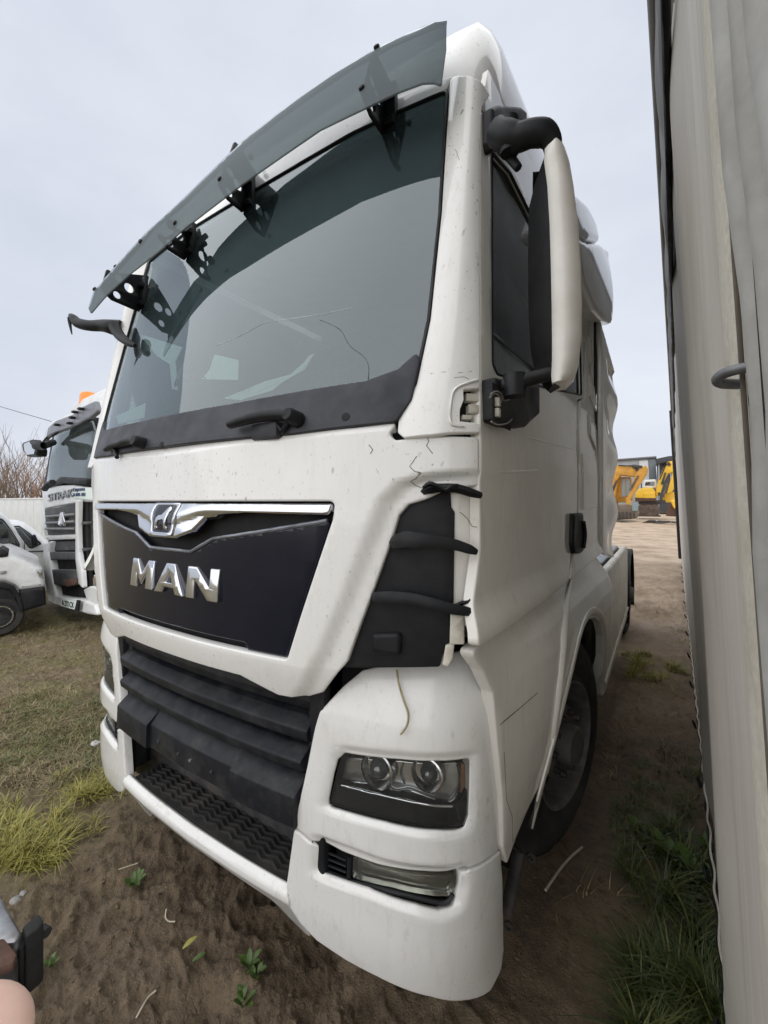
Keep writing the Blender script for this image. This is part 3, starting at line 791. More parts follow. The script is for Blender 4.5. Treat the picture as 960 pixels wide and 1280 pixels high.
# void behind the corner, down to the bumper top
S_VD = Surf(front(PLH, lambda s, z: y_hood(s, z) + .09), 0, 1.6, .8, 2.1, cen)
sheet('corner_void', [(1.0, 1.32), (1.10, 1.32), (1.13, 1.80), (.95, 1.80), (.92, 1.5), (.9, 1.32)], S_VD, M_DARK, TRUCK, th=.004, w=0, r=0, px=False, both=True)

# --- bumper corners with head and fog lamps
B = S_BUMP.hit
UP_ = [(399, 890), (428, 858), (453, 837), (500, 826), (545, 818), (577, 812), (588, 815), (600, 838), (612, 868), (619, 936), (625, 1000), (625.5, 1061), (608, 1075), (585, 1085), (560, 1090), (530, 1090), (471, 1081), (430, 1066), (399, 1053), (367, 1033), (383, 960)]
HL = [(431, 942), (500, 950), (545, 952), (580, 949.5), (587, 949), (586.5, 985), (585, 1020), (580, 1035), (570, 1038.5), (545, 1038), (480, 1027), (409, 1008), (418, 968), (423, 950)]
LO = [(367, 1036), (399, 1055.5), (430, 1069), (471, 1084), (530, 1093), (560, 1093), (586, 1088), (610, 1077), (626, 1063), (629, 1100), (630, 1150), (626, 1221), (612, 1250), (575, 1264), (535, 1255), (470, 1228), (394, 1180), (375, 1140), (358, 1108)]
FG = [(401, 1057), (440, 1072), (475, 1086), (530, 1095), (574, 1093), (574, 1110), (567, 1133), (550, 1138), (520, 1130), (460, 1109), (398, 1089)]
print('bumper', [(q, tuple(round(x, 3) for x in B(*q))) for q in UP_ + LO])
print('lamps', [(q, tuple(round(x, 3) for x in B(*q))) for q in HL + FG])
hl = [B(*q) for q in HL]; fg = [B(*q) for q in FG]
def pol_d(p, s, z):
    """signed distance to a polygon (negative inside)"""
    d = 9; ins = False
    for i in range(len(p)):
        (x0, y0), (x1, y1) = p[i - 1], p[i]
        dx, dy = x1 - x0, y1 - y0; t = max(0, min(1, ((s - x0) * dx + (z - y0) * dy) / (dx * dx + dy * dy + 1e-12)))
        d = min(d, math.hypot(s - x0 - dx * t, z - y0 - dy * t))
        if (y0 > z) != (y1 > z) and s < x0 + (z - y0) * dx / dy: ins = not ins
    return -d if ins else d
# the lamp recesses: the skin falls back towards them and a ledge stands out underneath
zhl = [q[1] for q in hl]; 
def y_corner(s, z):
    y = y_bump(s, z); a = abs(s)
    d = pol_d(hl, a, z)
    y += .014 * (1 - ss(0, .030, d))
    d2 = pol_d(fg, a, z)
    y += .022 * (1 - ss(0, .038, d2))
    # swelling of the lower skirt
    y -= .022 * ss(.40, .34, z) * ss(.28, .33, z) if False else 0
    return y
S_CORN = Surf(front(PLB, y_corner), 0, 1.7, .1, 1.4, cen)
C_ = S_CORN.hit
up = sheet('lamp_panel', [C_(*q) for q in UP_], S_CORN, M_BUMP, TRUCK, holes=[[C_(*q) for q in HL]], th=.035, w=.006, step=.022, r=.014, px=False, hr=.012, both=True)
lo = sheet('bumper_corner', [B(*q) for q in LO], S_CORN, M_BUMP, TRUCK, holes=[], th=.035, w=.007, step=.03, r=.014, px=False) if False else None
# the fog lamp opening cuts the joint, so the lower piece is outlined round it
LO2 = [(367, 1036), (401, 1057), (398, 1089), (460, 1109), (520, 1130), (550, 1138), (567, 1133), (574, 1110), (576, 1092), (586, 1088), (610, 1077), (626, 1063), (629, 1100), (630, 1150), (626, 1221), (612, 1250), (575, 1264), (535, 1255), (470, 1228), (394, 1180), (375, 1140), (358, 1108)]
S_BF = Surf(front(PLB, lambda s, z: .975), -1.4, 1.4, .0, 1.2, cen)
bot = [S_BF.hit(*q) for q in ((575, 1264), (535, 1255), (470, 1228), (430, 1206), (394, 1180), (375, 1158), (362, 1135))]
print('bot', bot)
lo_sz = [C_(*q) for q in LO2[:14]] + [(1.305, .19), (1.275, .14), (1.2, .115)] + [(a_, b_ + .004) for a_, b_ in bot] + [(.521, .376)]
lo = sheet('bumper_corner', lo_sz, S_CORN, M_BUMP, TRUCK, th=.035, w=.006, step=.022, r=.014, px=False, both=True)
def grown(p, e): return inset(p if area2(p) > 0 else p[::-1], -e)
def lamp(sgn):
    par = TRUCK
    Sb = Surf(front(PLB, lambda s, z: y_bump(s, z) + .10), 0, 1.7, .1, 1.4, cen)
    Sl = Surf(front(PLB, lambda s, z: y_bump(s, z) + .018), 0, 1.7, .1, 1.4, cen)
    Sm = Surf(front(PLB, lambda s, z: y_bump(s, z) + .062), 0, 1.7, .1, 1.4, cen)
    objs = []
    h = sheet('headlight', grown(hl, .008), Sb, M_DSTEEL, par, th=.004, w=0, step=.05, r=0, px=False); objs.append(h)
    zs0, zs1 = min(q[1] for q in hl), max(q[1] for q in hl); ss0, ss1 = min(q[0] for q in hl), max(q[0] for q in hl)
    lens = sheet('lamp_glass', grown(hl, .004), Sl, M_LENS, h, th=.003, w=0, step=.04, r=0, px=False); objs.append(lens)
    # side walls between lens and back
    wall = bmesh.new(); p = dens(grown(hl, .003), .03); n = len(p)
    A = [wall.verts.new(Sl.f(*q)) for q in p]; C = [wall.verts.new(Sb.f(*q)) for q in p]
    for i in range(n): wall.faces.new((A[i], A[(i + 1) % n], C[(i + 1) % n], C[i]))
    objs.append(bm_obj('lamp_housing', wall, M_BLACK, h))
    # dark lower mask
    zl = zs0 + (zs1 - zs0) * .36
    Mk = Surf(front(PLB, lambda s, z: y_bump(s, z) + .028), 0, 1.7, .1, 1.4, cen)
    mk = [Mk.hit(*q) for q in ((412, 978), (430, 982), (500, 997), (545, 1006), (566, 1008), (576, 1000), (584, 985), (586, 1020), (580, 1034), (545, 1036), (480, 1025), (411, 1007))]
    objs.append(sheet('lower_mask', mk, Mk, M_BLACK, h, th=.03, w=.003, step=.05, r=.004, px=False))
    ln = [Mk.hit(*q) for q in ((428, 981), (450, 986), (470, 991), (496, 997), (528, 1004), (550, 1007), (566, 1007))]
    objs.append(tube('light_strip', [Mk.f(*q) + Vector((0, -.004, 0)) for q in ln], .004, M_CHROME, h, n=6, smooth_path=3))
    # silver bezel sheet with two round reflectors
    bz = [Sm.hit(*q) for q in ((428, 946), (500, 951), (574, 952), (576, 985), (566, 1003), (530, 1000), (480, 990), (424, 976))]
    objs.append(sheet('bezel', bz, Sm, simple('silver_bezel', (.50, .50, .49), .22, .8, var=.3) if 'silver_bezel' not in MT else MT['silver_bezel'], h, th=.02, w=.003, step=.05, r=.02, px=False))
    for (q, rr, nm) in (((476, 958), .050, 'high_beam'), ((538, 963), .046, 'low_beam')):
        a, b = Sm.hit(*q); P = Sm.f(a, b); N = Vector((0.08, -1, .06)).normalized()
        M = Matrix.Translation(P) @ N.to_track_quat('X', 'Z').to_matrix().to_4x4()
        ob = lathe(nm, [(.002, rr * 1.12), (.028, rr * 1.10), (.030, rr), (.022, rr * .98), (-.004, rr * .80), (-.03, rr * .45), (-.035, rr * .12), (-.01, rr * .10), (-.006, 0)], M, M_REFL, h, n=32); objs.append(ob)
        gl = lathe('projector_lens', [(.012, rr * .62), (.02, rr * .55), (.032, rr * .38), (.038, rr * .2), (.040, 0)], M, MT['lamp_ball'] if 'lamp_ball' in MT else simple('lamp_ball', (.16, .17, .17), .04, .6, var=.2), ob, n=28); objs.append(gl)
    for cv in (((486, 975), (489, 985), (498, 988), (510, 986), (524, 990), (545, 998)), ((573, 955), (577, 970), (574, 988), (564, 1000), (545, 1002)), ((432, 975), (450, 977), (468, 978)), ((505, 953), (502, 965), (507, 978))):
        objs.append(tube('bezel_edge', [Sm.f(*Sm.hit(*q)) + Vector((0, -.006, 0)) for q in cv], .0028, M_CHROME, h, n=6, smooth_path=4))
    a, b = S_BUMP.hit(582, 975)
    objs.append(sheet('side_reflector', [Sm.hit(*q) for q in ((575, 953), (580, 953), (580, 985), (574, 990))], Sm, simple('amber_strip', (.30, .16, .08), .3) if 'amber_strip' not in MT else MT['amber_strip'], h, th=.01, w=.002, r=.003, px=False, off=.01))
    # fog lamp
    Fb = Surf(front(PLB, lambda s, z: y_bump(s, z) + .075), 0, 1.7, .1, 1.4, cen)
    Fl = Surf(front(PLB, lambda s, z: y_bump(s, z) + .034), 0, 1.7, .1, 1.4, cen)
    fo = sheet('fog_lamp', grown(fg, .02), Fb, M_BLACK, par, th=.004, w=0, step=.05, r=0, px=False); objs.append(fo)
    fl = [Fl.hit(*q) for q in ((441, 1070), (475, 1085), (530, 1094), (571, 1093), (570, 1108), (562, 1121), (530, 1119), (490, 1110), (440, 1098))]
    objs.append(sheet('fog_reflector', fl, Surf(front(PLB, lambda s, z: y_bump(s, z) + .060), 0, 1.7, .1, 1.4, cen), MT['fog_back'] if 'fog_back' in MT else simple('fog_back', (.42, .41, .38), .2, .85, var=.3), fo, th=.01, w=.003, step=.05, r=.01, px=False))
    objs.append(sheet('fog_glass', fl, Fl, M_FLENS, fo, th=.02, w=.003, step=.05, r=.01, px=False))
    for k in range(12):
        u = 531 + k * 3.1
        objs.append(tube('lens_flute', [Fl.f(*Fl.hit(u, 1096)) + Vector((0, -.001, 0)), Fl.f(*Fl.hit(u - .5, 1113 - abs(k - 5) * .3)) + Vector((0, -.001, 0))], .0016, M_FLENS, fo, n=5))
    for k in range(4):
        objs.append(tube('vent_slat', [Fl.f(*Fl.hit(402 + k * .3, 1062 + k * 8.0)) , Fl.f(*Fl.hit(433, 1075 + k * 7.5))], .0055, M_BLACK, fo, n=6, flat=(1, .6)))
    objs.append(tube('vent_post', [Fl.f(*Fl.hit(437, 1070)), Fl.f(*Fl.hit(436, 1104))], .008, M_BLACK, fo, n=6))
    objs.append(tube('fog_frame', [Fl.f(*Fl.hit(*q)) for q in ((400, 1086), (440, 1101), (490, 1114), (530, 1124), (556, 1128), (566, 1118))], .007, M_BLACK, fo, n=6, smooth_path=3))
    return h, fo, objs
h_, fo_, objs = lamp(1)
mp_ = {}
for o in [h_, fo_] + [o for o in objs if o not in (h_, fo_)]:
    par = o.parent if o.parent is TRUCK else mp_[o.parent.name]
    mp_[o.name] = mirror(o, par)
# the straw stuck in the gap
tag(tube('straw', [S_BUMP.f(*S_BUMP.hit(u, v)) + Vector((.01, -.012 - d, 0)) for u, v, d in ((499, 832, .02), (500, 850, .012), (505, 872, .006), (510, 888, .004), (508, 903, .003), (500, 914, .002))], .0035, simple('dry_straw', (.42, .36, .22), .8), None, n=6, smooth_path=5),
    'dry straw hanging from the dark corner over the white lamp panel', 'straw')

# --- lower step lip in the middle
LI = [S_BUMP.hit(*q) for q in ((357, 1108), (358, 1127), (394, 1180), (372, 1166), (334, 1121))]
print('lip', LI, S_BUMP.hit(178, 983), S_BUMP.hit(167, 1003), S_BUMP.hit(298, 1100), S_BUMP.hit(210, 1034))
sl_ = LI[0][0]; zlt = LI[0][1]
zA = S_BUMP.hit(298, 1104)[1]
near = [(sl_ + .0, zlt), (sl_ + .02, zlt - .035), (.53, .12), (.505, .12), (.44, .27), (.40, zA - .002), (.2, zA + .012)]
S_LIP = Surf(front(PLB, lambda s, z: .962 + .55 * max(0, (zlt - .045) - z) + 1.0 * max(0, z - (zlt - .022))), -1.2, 1.2, .1, .7, cen)
sheet('step_lip', near + [(-a, b) for a, b in reversed(near)], S_LIP, M_BUMP, TRUCK, th=.05, w=.004, step=.04, r=.010, px=False, zstep=.01)
ZST = zlt - .02
# --- step recess with its tread mat
STX = .62
box('step_floor', (XC - .52, 1.03, ZST - .03), (XC + STX, 1.40, ZST - .01), M_BLACK, TRUCK, bev=.004)
tread = []
bmm = bmesh.new()
box_bm(bmm, (XC - .50, 1.01, ZST - .01), (XC + .50, 1.30, ZST + .004), bev=.003)
for i in range(12):
    y0 = 1.022 + i * .023
    for k in range(24):
        x0 = XC - .48 + k * .04
        d = .016 if k % 2 else -.016
        A = Vector((x0, y0 + .016 - d * .5, 0)); Bq = Vector((x0 + .04, y0 + .016 + d * .5, 0))
        n = (Bq - A).normalized(); t = Vector((-n.y, n.x, 0)) * .0045
        zt0, zt1 = ZST + .003, ZST + .013
        vs = [bmm.verts.new((*(A + t).xy, zt0)), bmm.verts.new((*(A - t).xy, zt0)), bmm.verts.new((*(Bq - t).xy, zt0)), bmm.verts.new((*(Bq + t).xy, zt0))]
        t2 = t * .5
        vt = [bmm.verts.new((*(A + t2).xy, zt1)), bmm.verts.new((*(A - t2).xy, zt1)), bmm.verts.new((*(Bq - t2).xy, zt1)), bmm.verts.new((*(Bq + t2).xy, zt1))]
        bmm.faces.new(vt)
        for a in range(4): bmm.faces.new((vs[a], vs[(a + 1) % 4], vt[(a + 1) % 4], vt[a]))
bm_obj('tread_mat', bmm, M_RUB, TRUCK, True, None, 20)
# back wall of the grille opening
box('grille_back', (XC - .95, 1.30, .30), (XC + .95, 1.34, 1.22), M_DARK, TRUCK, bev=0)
for s in (-1, 1):
    lohi = sorted((XC + s * .60, XC + s * .66))
    box('recess_side', (lohi[0], 1.02, ZST - .02), (lohi[1], 1.32, 1.16), M_BLACK, TRUCK, bev=.006)
    lohi = sorted((XC + s * .56, XC + s * .60))
    box('recess_post', (lohi[0], 1.03, ZST - .012), (lohi[1], 1.06, .62), M_BLACK, TRUCK, bev=.004)

# --- grille slats: bars following the bumper's curve
def bar(name, s0, s1, prof, yb, mat=M_GRILLE, parent=TRUCK, seg=22, pl=PLB, holes=None, rnd=True):
    """prof: closed (dy, z) outline, dy outwards from yb + plan curve"""
    rings = []
    p = fillet(prof, .012, 3) if rnd else prof
    for k in range(seg + 1):
        s = s0 + (s1 - s0) * k / seg
        x, y = pl(s)
        rings.append([Vector((XC + x, yb + y - d, z)) for d, z in p])
    return loft(name, rings, mat, parent, sharp=40)
G = lambda u, v: S_BUMP.hit(u, v)
gz = {k: (G(*q)[0], G(*q)[1]) for k, q in dict(b_low=(375, 927), c_low=(367, 963), b_up=(375, 915), d_top=(362, 990), d_bot=(343, 1022), a_low=(378, 905), mid_b=(230, 857), mid_b2=(230, 880), plate_lo=(288, 990), plate_hi=(290, 960), a_mid=(230, 835), c_mid=(230, 898), d_mid=(200, 893), d_midlow=(200, 926)).items()}
print('grille', gz)
bar('grille_bar', -.605, .605, [(-.08, 1.12), (-.02, 1.06), (-.005, .99), (-.02, .955), (-.12, .955)], .985)
bar('grille_bar', -.60, .60, [(-.12, .945), (-.04, .930), (.0, .900), (-.004, .865), (-.04, .852), (-.12, .862)], .975)
bar('grille_bar', -.58, .58, [(-.12, .842), (-.04, .828), (.008, .798), (.002, .766), (-.04, .754), (-.12, .764)], .975)
for a, b, d in ((-.57, -.275, .012), (-.275, .275, -.004), (.275, .57, .012)):
    bar('plate_beam', a, b, [(-.14, .742), (-.05, .736), (d, .690), (d + .004, .588), (-.10, .598)], .965, seg=8)
for s in (-.20, -.05, .03, .16):
    x, y = PLB(s)
    lathe('bolt', [(-.004, 0), (-.004, .007), (.006, .006), (.008, 0)], Matrix.Translation((XC + s, .967 + y, .64)) @ Vector((0, -1, 0)).to_track_quat('X', 'Z').to_matrix().to_4x4(), M_STEEL if s == .03 else M_DSTEEL, TRUCK, n=10)
for s in (-1, 1):
    lohi = sorted((XC + s * .57, XC + s * .66))
    box('grille_frame', (lohi[0], 1.045, ZST), (lohi[1], 1.12, 1.10), M_GRILLE, TRUCK, bev=.008)
    lohi = sorted((XC + s * .46, XC + s * .53))
    box('tow_eye', (lohi[0], .995, .60), (lohi[1], 1.05, .66), M_DSTEEL, TRUCK, bev=.012)
    # slanted dark piece between flap tip and lamp panel
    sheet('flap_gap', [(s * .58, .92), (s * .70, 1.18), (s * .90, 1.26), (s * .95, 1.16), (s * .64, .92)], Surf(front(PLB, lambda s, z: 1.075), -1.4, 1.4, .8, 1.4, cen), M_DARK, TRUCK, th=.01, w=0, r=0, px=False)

# ------------------------------------------------------------------ cab side (near side; far side mirrored)
SH = S_SIDE.hit
DOOR = [(600.5, 140), (600.5, 380), (600.5, 545), (600, 690), (597, 811), (640, 782), (690, 745), (709, 727), (713, 700), (720.5, 668), (721, 560), (722, 500), (729.5, 497), (729.5, 415), (700, 340), (664, 265), (640, 200), (618, 142)]
WIN = [(615, 190), (638, 216), (660, 261), (685, 312), (705, 355), (725, 408), (727, 494), (680, 484), (632, 471), (621, 467), (615.5, 455), (615, 330)]
print('door', [(q, tuple(round(x, 3) for x in SH(*q))) for q in DOOR]); print('win', [(q, tuple(round(x, 3) for x in SH(*q))) for q in WIN])
dsz = [SH(*q) for q in DOOR]; wsz = [SH(*q) for q in WIN]
door = sheet('door', dsz, S_SIDE, M_SIDE, TRUCK, holes=[wsz], th=.03, w=.005, step=.035, r=.02, px=False, both=True)
wg = sheet('door_window', grown(wsz, .01), S_SIDE, M_SGLASS, door[0], th=.004, w=0, step=.05, r=.01, px=False, off=-.012)
mirror(wg, door[1])
def rim(pts, S, rad, off, mat, par, nm, par2=None):
    p = dens(fillet(pts, .015), .04)
    o = tube(nm, [S.f(a, b) + S.normal(a, b) * off for a, b in p], rad, mat, par, n=6, closed=True)
    if par2: mirror(o, par2)
    return o
rim(wsz, S_SIDE, .006, -.002, M_BLACK, door[0], 'window_seal', door[1])
# divider bar behind the glass
o = tube('window_bar', [S_SIDE.f(*SH(*q)) + Vector((-.03, 0, 0)) for q in ((616, 292), (640, 330), (660, 362), (690, 420), (712, 480))], .008, M_BLACK, door[0], n=6); mirror(o, door[1])
# door handle in its recess
hd = [(712, 642), (724, 641), (725.5, 688), (722, 692), (713, 692), (711, 680)]
o = sheet('door_handle', hd, S_SIDE, M_BLACK, door[0], th=.03, w=.010, step=.03, r=.02, off=.022); mirror(o, door[1])
o = tube('handle_grip', [S_SIDE.f(*SH(*q)) + Vector((.03, 0, 0)) for q in ((722, 652), (724, 668), (722, 684))], .009, M_BLACK, o, n=8, smooth_path=3)
# pressed lines of the door
for pl in (((645, 543), (680, 552), (718, 562)), ((603, 591), (640, 590), (672, 588))):
    tube('door_crease', [S_SIDE.f(*SH(*q)) + Vector((-.0025, 0, 0)) for q in pl], [.001, .006, .004], M_SIDE, door[0], n=8, smooth_path=5)
# sleeper side behind the door
YB = 3.12
SLP = [(723.5, 410), (730.5, 417), (731, 498), (724, 502), (722.5, 560), (722, 668), (715, 700), (711, 727), (735, 706), (750, 692), (751, 600), (751, 430), (745, 400), (735, 375)]
ssz = [SH(*q) for q in SLP]; print('sleeper', [(round(a, 2), round(b, 2)) for a, b in ssz])
s_poly = [(2.0, 2.93)] + [SH(732, 428), SH(731, 498), SH(724, 502), SH(722.5, 560), SH(722, 668), SH(715, 700), SH(711, 727), (YB, 1.31), (YB, 3.10), (2.0, 3.08)]
sheet('cant_rail', [(1.31, 2.90), (1.40, 3.11), (YB, 3.12), (YB, 2.75), (2.6, 2.72), (2.0, 2.82), (1.5, 2.86)], S_SIDE, M_SIDE, TRUCK, th=.02, w=.004, step=.08, r=.01, px=False, off=-.006, both=True)
slp = sheet('sleeper_side', s_poly, S_SIDE, M_SIDE, TRUCK, th=.03, w=.004, step=.08, r=.015, px=False, both=True)
hat = [(726.5, 567), (746, 577), (746.5, 634), (726.5, 637)]
o = sheet('locker_hatch', hat, S_SIDE, M_SIDE, slp[0], th=.02, w=.004, step=.06, r=.01, off=.006); mirror(o, slp[1])
for k in range(4):          # pressed swages between door and rear edge
    v = 372 + k * 48
    q = [(735, v), (744, v + 22), (744, v + 48), (736, v + 28)]
    try:
        o = sheet('side_swage', q, S_SIDE, M_SIDE, slp[0], th=.02, w=.008, step=.06, r=.012, off=.010)
    except Exception as ex: print('swage', ex)
# back wall, floor, roof lining
bx = base_x(YB)
box('cab_back', (2 * XC - bx + .03, YB - .03, 1.30), (bx - .03, YB, 3.30), M_WHITE, TRUCK, bev=.01)
box('cab_lining', (2 * XC - bx + .06, YB - .06, 1.32), (bx - .06, YB - .035, 3.25), M_INT, TRUCK, bev=.005)
box('roof_lining', (2 * XC + .62, 1.40, 3.08), (-.62, YB - .06, 3.11), M_INT, TRUCK, bev=.01)
for s in (-1, 1):
    SLn = Surf(lambda y, z: Vector((XC + s * (1.085 - tum(z)), y, z)), 1, 4, 1, 3.3, lambda P: P + Vector((s, 0, 0)), n=2)
    sheet('side_lining', [(1.30, 1.32), (3.06, 1.32), (3.06, 3.08), (1.42, 3.08)], SLn, M_INT, TRUCK, holes=[[(1.44, 2.02), (2.05, 2.02), (2.05, 2.45), (1.50, 2.55)]], th=.01, w=0, step=.5, r=.03, px=False, back=True)
box('cab_floor', (2 * XC + .46, 1.12, 1.25), (-.46, YB - .03, 1.32), M_INT, TRUCK, bev=.01)

# rear side fairing
def fair_x(y, z):
    x = base_x(YB) + .045 * (y - YB) - .05 * max(0, z - 2.6) 
    return x + .018 * sin((z - .2) * 2 * pi / .42) * ss(3.3, 3.6, y) * (1 if z < 2.65 else 0) + .015
S_FAIR = Surf(lambda y, z: Vector((fair_x(y, z), y, z)), 2.6, 5.5, .9, 4.2, lambda P: Vector((XC, P.y, P.z)), n=34)
FH = S_FAIR.hit
fz = [FH(765.5, q)[1] for q in (400, 640)]
print('fairing', FH(765, 400), FH(752, 690), FH(764, 640), FH(745, 280), FH(750, 305), FH(762, 312))
YF = FH(765, 400)[0]
fa = sheet('side_fairing', [(YB + .03, 1.30), (YF - .12, 1.22), (YF, 1.45), (YF, 2.62), (YF - .02, 2.66), (YB + .03, 2.85)], S_FAIR, M_SIDE, TRUCK, th=.03, w=.006, step=.05, r=.02, px=False, both=True)
S_FU = Surf(lambda y, z: Vector((fair_x(y, z) + .045 * sin(pi * max(0, min(1, (z - 2.6) / .95))) , y, z)), 2.3, 5.5, .9, 4.2, lambda P: Vector((XC, P.y, P.z)), n=34)
for nm_, q in (('upper_fairing', [(710, 268), (716, 250), (722, 242), (734, 254), (745, 277), (750, 302), (736, 300), (722, 292), (712, 285)]), ('middle_fairing', [(720, 293), (736, 302), (751, 304), (762, 311), (765.5, 350), (765.5, 405), (756, 401), (744, 388), (730, 355)])):
    sheet(nm_, [S_FU.hit(*p) for p in q], S_FU, M_WHITE, TRUCK, th=.10, w=.03, step=.06, r=.05, px=False, both=True)
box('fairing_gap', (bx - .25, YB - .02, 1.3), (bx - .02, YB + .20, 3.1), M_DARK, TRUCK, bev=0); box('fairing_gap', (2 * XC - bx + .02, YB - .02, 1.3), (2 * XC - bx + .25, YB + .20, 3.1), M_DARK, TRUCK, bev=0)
# roof deflector
loft('roof_spoiler', [[Vector((XC + s * hw, y, z)) for s, y, z in [(q, y0 + .12 * q * q, z0) for q in (-1, -.8, -.4, 0, .4, .8, 1)]] for hw, y0, z0 in ((.86, 1.75, 3.47), (.92, 2.0, 3.52), (.98, 2.5, 3.60), (1.06, 3.1, 3.66))], M_WHITE, TRUCK, closed=False, cap=False)

# ------------------------------------------------------------------ fender, wheel arch, skirts
FHt = S_FEND.hit
WY, WZ, WR = 2.26, .42, .52                     # front wheel centre
FEN = [(589, 816), (604, 838), (616, 866), (622, 934), (628, 1000), (629, 1060), (634, 1082), (641, 1060), (662, 1008), (683, 966)]
fpl = [FHt(*q) for q in FEN]; print('fender', [(q, tuple(round(x, 3) for x in FHt(*q))) for q in FEN], FHt(707, 768), FHt(742, 772), FHt(756, 884), FHt(762, 690), FHt(707, 732), FHt(597, 812))
arch = []
for k in range(13):
    a = radians(196 - k * (196 - 12) / 12)
    arch.append((WY + .02 + .66 * cos(a) * (1.0), WZ + .64 * sin(a)))
f_poly = fpl[:1] + fpl[1:7] + [fpl[7], fpl[8], fpl[9]] + [(a, b) for a, b in arch if b > fpl[9][1] - .02 or a > WY] 
f_poly += [(WY + .69, .50), (WY + .76, .50), (WY + .80, .80), (YB + .02, 1.12), (YB + .02, 1.33), (2.6, 1.32), (2.1, 1.30), (1.9, 1.285)]
fen = sheet('fender', f_poly, S_FEND, M_SIDE, TRUCK, th=.04, w=.006, step=.05, r=.015, px=False, both=True)
# flared lip of the wheel arch
lip_p = [(fpl[9][0] - .03, fpl[9][1] - .01)] + [(WY + .02 + .69 * cos(radians(196 - k * 9.2)), WZ + .67 * sin(radians(196 - k * 9.2))) for k in range(2, 21)]
rg = [S_FEND.f(*FHt(*q)) for q in ((684, 966), (691, 920), (698, 862), (704, 805), (709, 755), (713, 728), (720, 712))]
o = tube('arch_ridge', [p + Vector((-.004, 0, 0)) for p in rg], [.010, .020, .024, .024, .020, .012, .004], M_SIDE, TRUCK, n=10, flat=(.8, 1.0), smooth_path=4); mirror(o, TRUCK)
o = tube('arch_lip', [S_FEND.f(a, b) + Vector((.004, 0, 0)) for a, b in lip_p], [.010] + [.018] * 18 + [.010], M_SIDE, TRUCK, n=10, flat=(.5, 1.3)); mirror(o, TRUCK)
# joint lines and pressed line on the fender
for pl in (((625, 906), (650, 885), (672, 866)), ((641, 1052), (640, 1020), (633, 1000), (630, 940))):
    tube('panel_joint', [S_FEND.f(*FHt(*q)) + Vector((.0, 0, 0)) for q in pl], .0011, M_DARK, TRUCK, n=5)
# inner wheel arch
wl = bmesh.new(); R0 = []
for k in range(17):
    a = radians(200 - k * 220 / 16)
    R0.append([wl.verts.new((x, WY + .02 + .66 * cos(a), WZ + .64 * sin(a))) for x in ((-.47 if a > 1.5 else -.375), -.62, -.95)])
for A_, B_ in zip(R0, R0[1:]):
    for i in (0, 1): wl.faces.new((A_[i], A_[i + 1], B_[i + 1], B_[i]))
o = bm_obj('wheel_liner', wl, M_DARK, TRUCK); mirror(o, TRUCK)
box('inner_sill', (-2.6, 1.35, .55), (-.55, 1.68, 1.24), M_DARK, TRUCK, bev=.01)
# bracket hanging behind the bumper
tube('support_strut', [on_z(648, 1065, .30), on_z(640, 1105, .22), on_z(632, 1145, .14)], .022, M_DSTEEL, TRUCK, n=8, flat=(1.0, .4))
for q, z in (((664, 1072), .30), ((636, 1158), .11)):
    P = on_z(*q, z)
    tube('strut_eye', [P + Vector((.014 * cos(k * pi / 5), 0, .014 * sin(k * pi / 5))) for k in range(10)], .006, M_DSTEEL, TRUCK, n=6, closed=True)
box('front_underrun', (XC - .95, 1.15, .22), (XC + .95, 1.3, .42), M_DSTEEL, TRUCK, bev=.015)

def wheel(name, loc, steer, R=.52, W=.30, dual=False, par=TRUCK, sgn=1):
    """axis along x, outer face towards +x"""
    M = Matrix.Translation(loc) @ Matrix.Rotation(steer, 4, 'Z') @ Matrix.Scale(sgn, 4, (1, 0, 0))
    bm = bmesh.new()
    h = W
    prof = [(0, .30), (-.01, .33), (0.0, .36), (-.004, .42), (-.015, .46), (-.028, R - .03), (-.045, R - .008)]
    prof += [(-.045 - (h - .09) * q, R - (.014 if i % 2 else 0)) for i, q in enumerate((.0, .16, .18, .22, .24, .40, .42, .46, .48, .64, .66, .70, .72, .9, 1))]
    prof += [(-h + .03, R - .03), (-h, .42), (-h, .30)]
    lathe_bm(bm, prof, M, 72)
    t = bm_obj(name, bm, M_RUB, par, True, None, 30)
    rm = [(-.005, .30), (.002, .305), (.004, .295), (-.012, .285), (-.03, .28), (-.10, .265), (-.13, .25), (-.135, .20), (-.10, .185), (-.03, .175), (-.015, .165), (-.012, .13), (-.02, .10), (.03, .095), (.05, .085), (.055, .0)]
    r_ = lathe('rim', rm, M, MT['rim_grey'] if 'rim_grey' in MT else simple('rim_grey', (.13, .13, .13), .6, .2, var=.35, dirt=(.16, .12, .08), dscale=5, damt=.7), t, n=48)
    for k in range(10):
        a = 2 * pi * k / 10
        P = M @ Vector((-.015, .1675 * 0 + .145 * cos(a), .145 * sin(a)))
        MM = Matrix.Translation(P) @ M.to_3x3().to_4x4()
        lathe('wheel_nut', [(0, .0), (0, .017), (.016, .016), (.03, .012), (.032, 0)], MM, M_DSTEEL, r_, n=6)
        a += pi / 10
        P = M @ Vector((-.115, .228 * cos(a), .228 * sin(a)))
        MM = Matrix.Translation(P) @ M.to_3x3().to_4x4() @ Matrix.Rotation(a, 4, 'X')
        bmh = bmesh.new()
        vs = [bmh.verts.new(MM @ Vector((.004 - .0 + (0.02 if cos(b) < 0 else 0), .022 * cos(b), .030 * sin(b)))) for b in [k2 * pi / 6 for k2 in range(12)]]
        bmh.faces.new(vs); bm_obj('hand_hole', bmh, M_DARK, r_)
    # tread blocks cut across the shoulders
    return t
wheel('front_wheel', Vector((-.390, WY + .04, WZ)), radians(-13))
wheel('front_wheel', Vector((2 * XC + .41, WY, WZ)), radians(-13), sgn=-1)
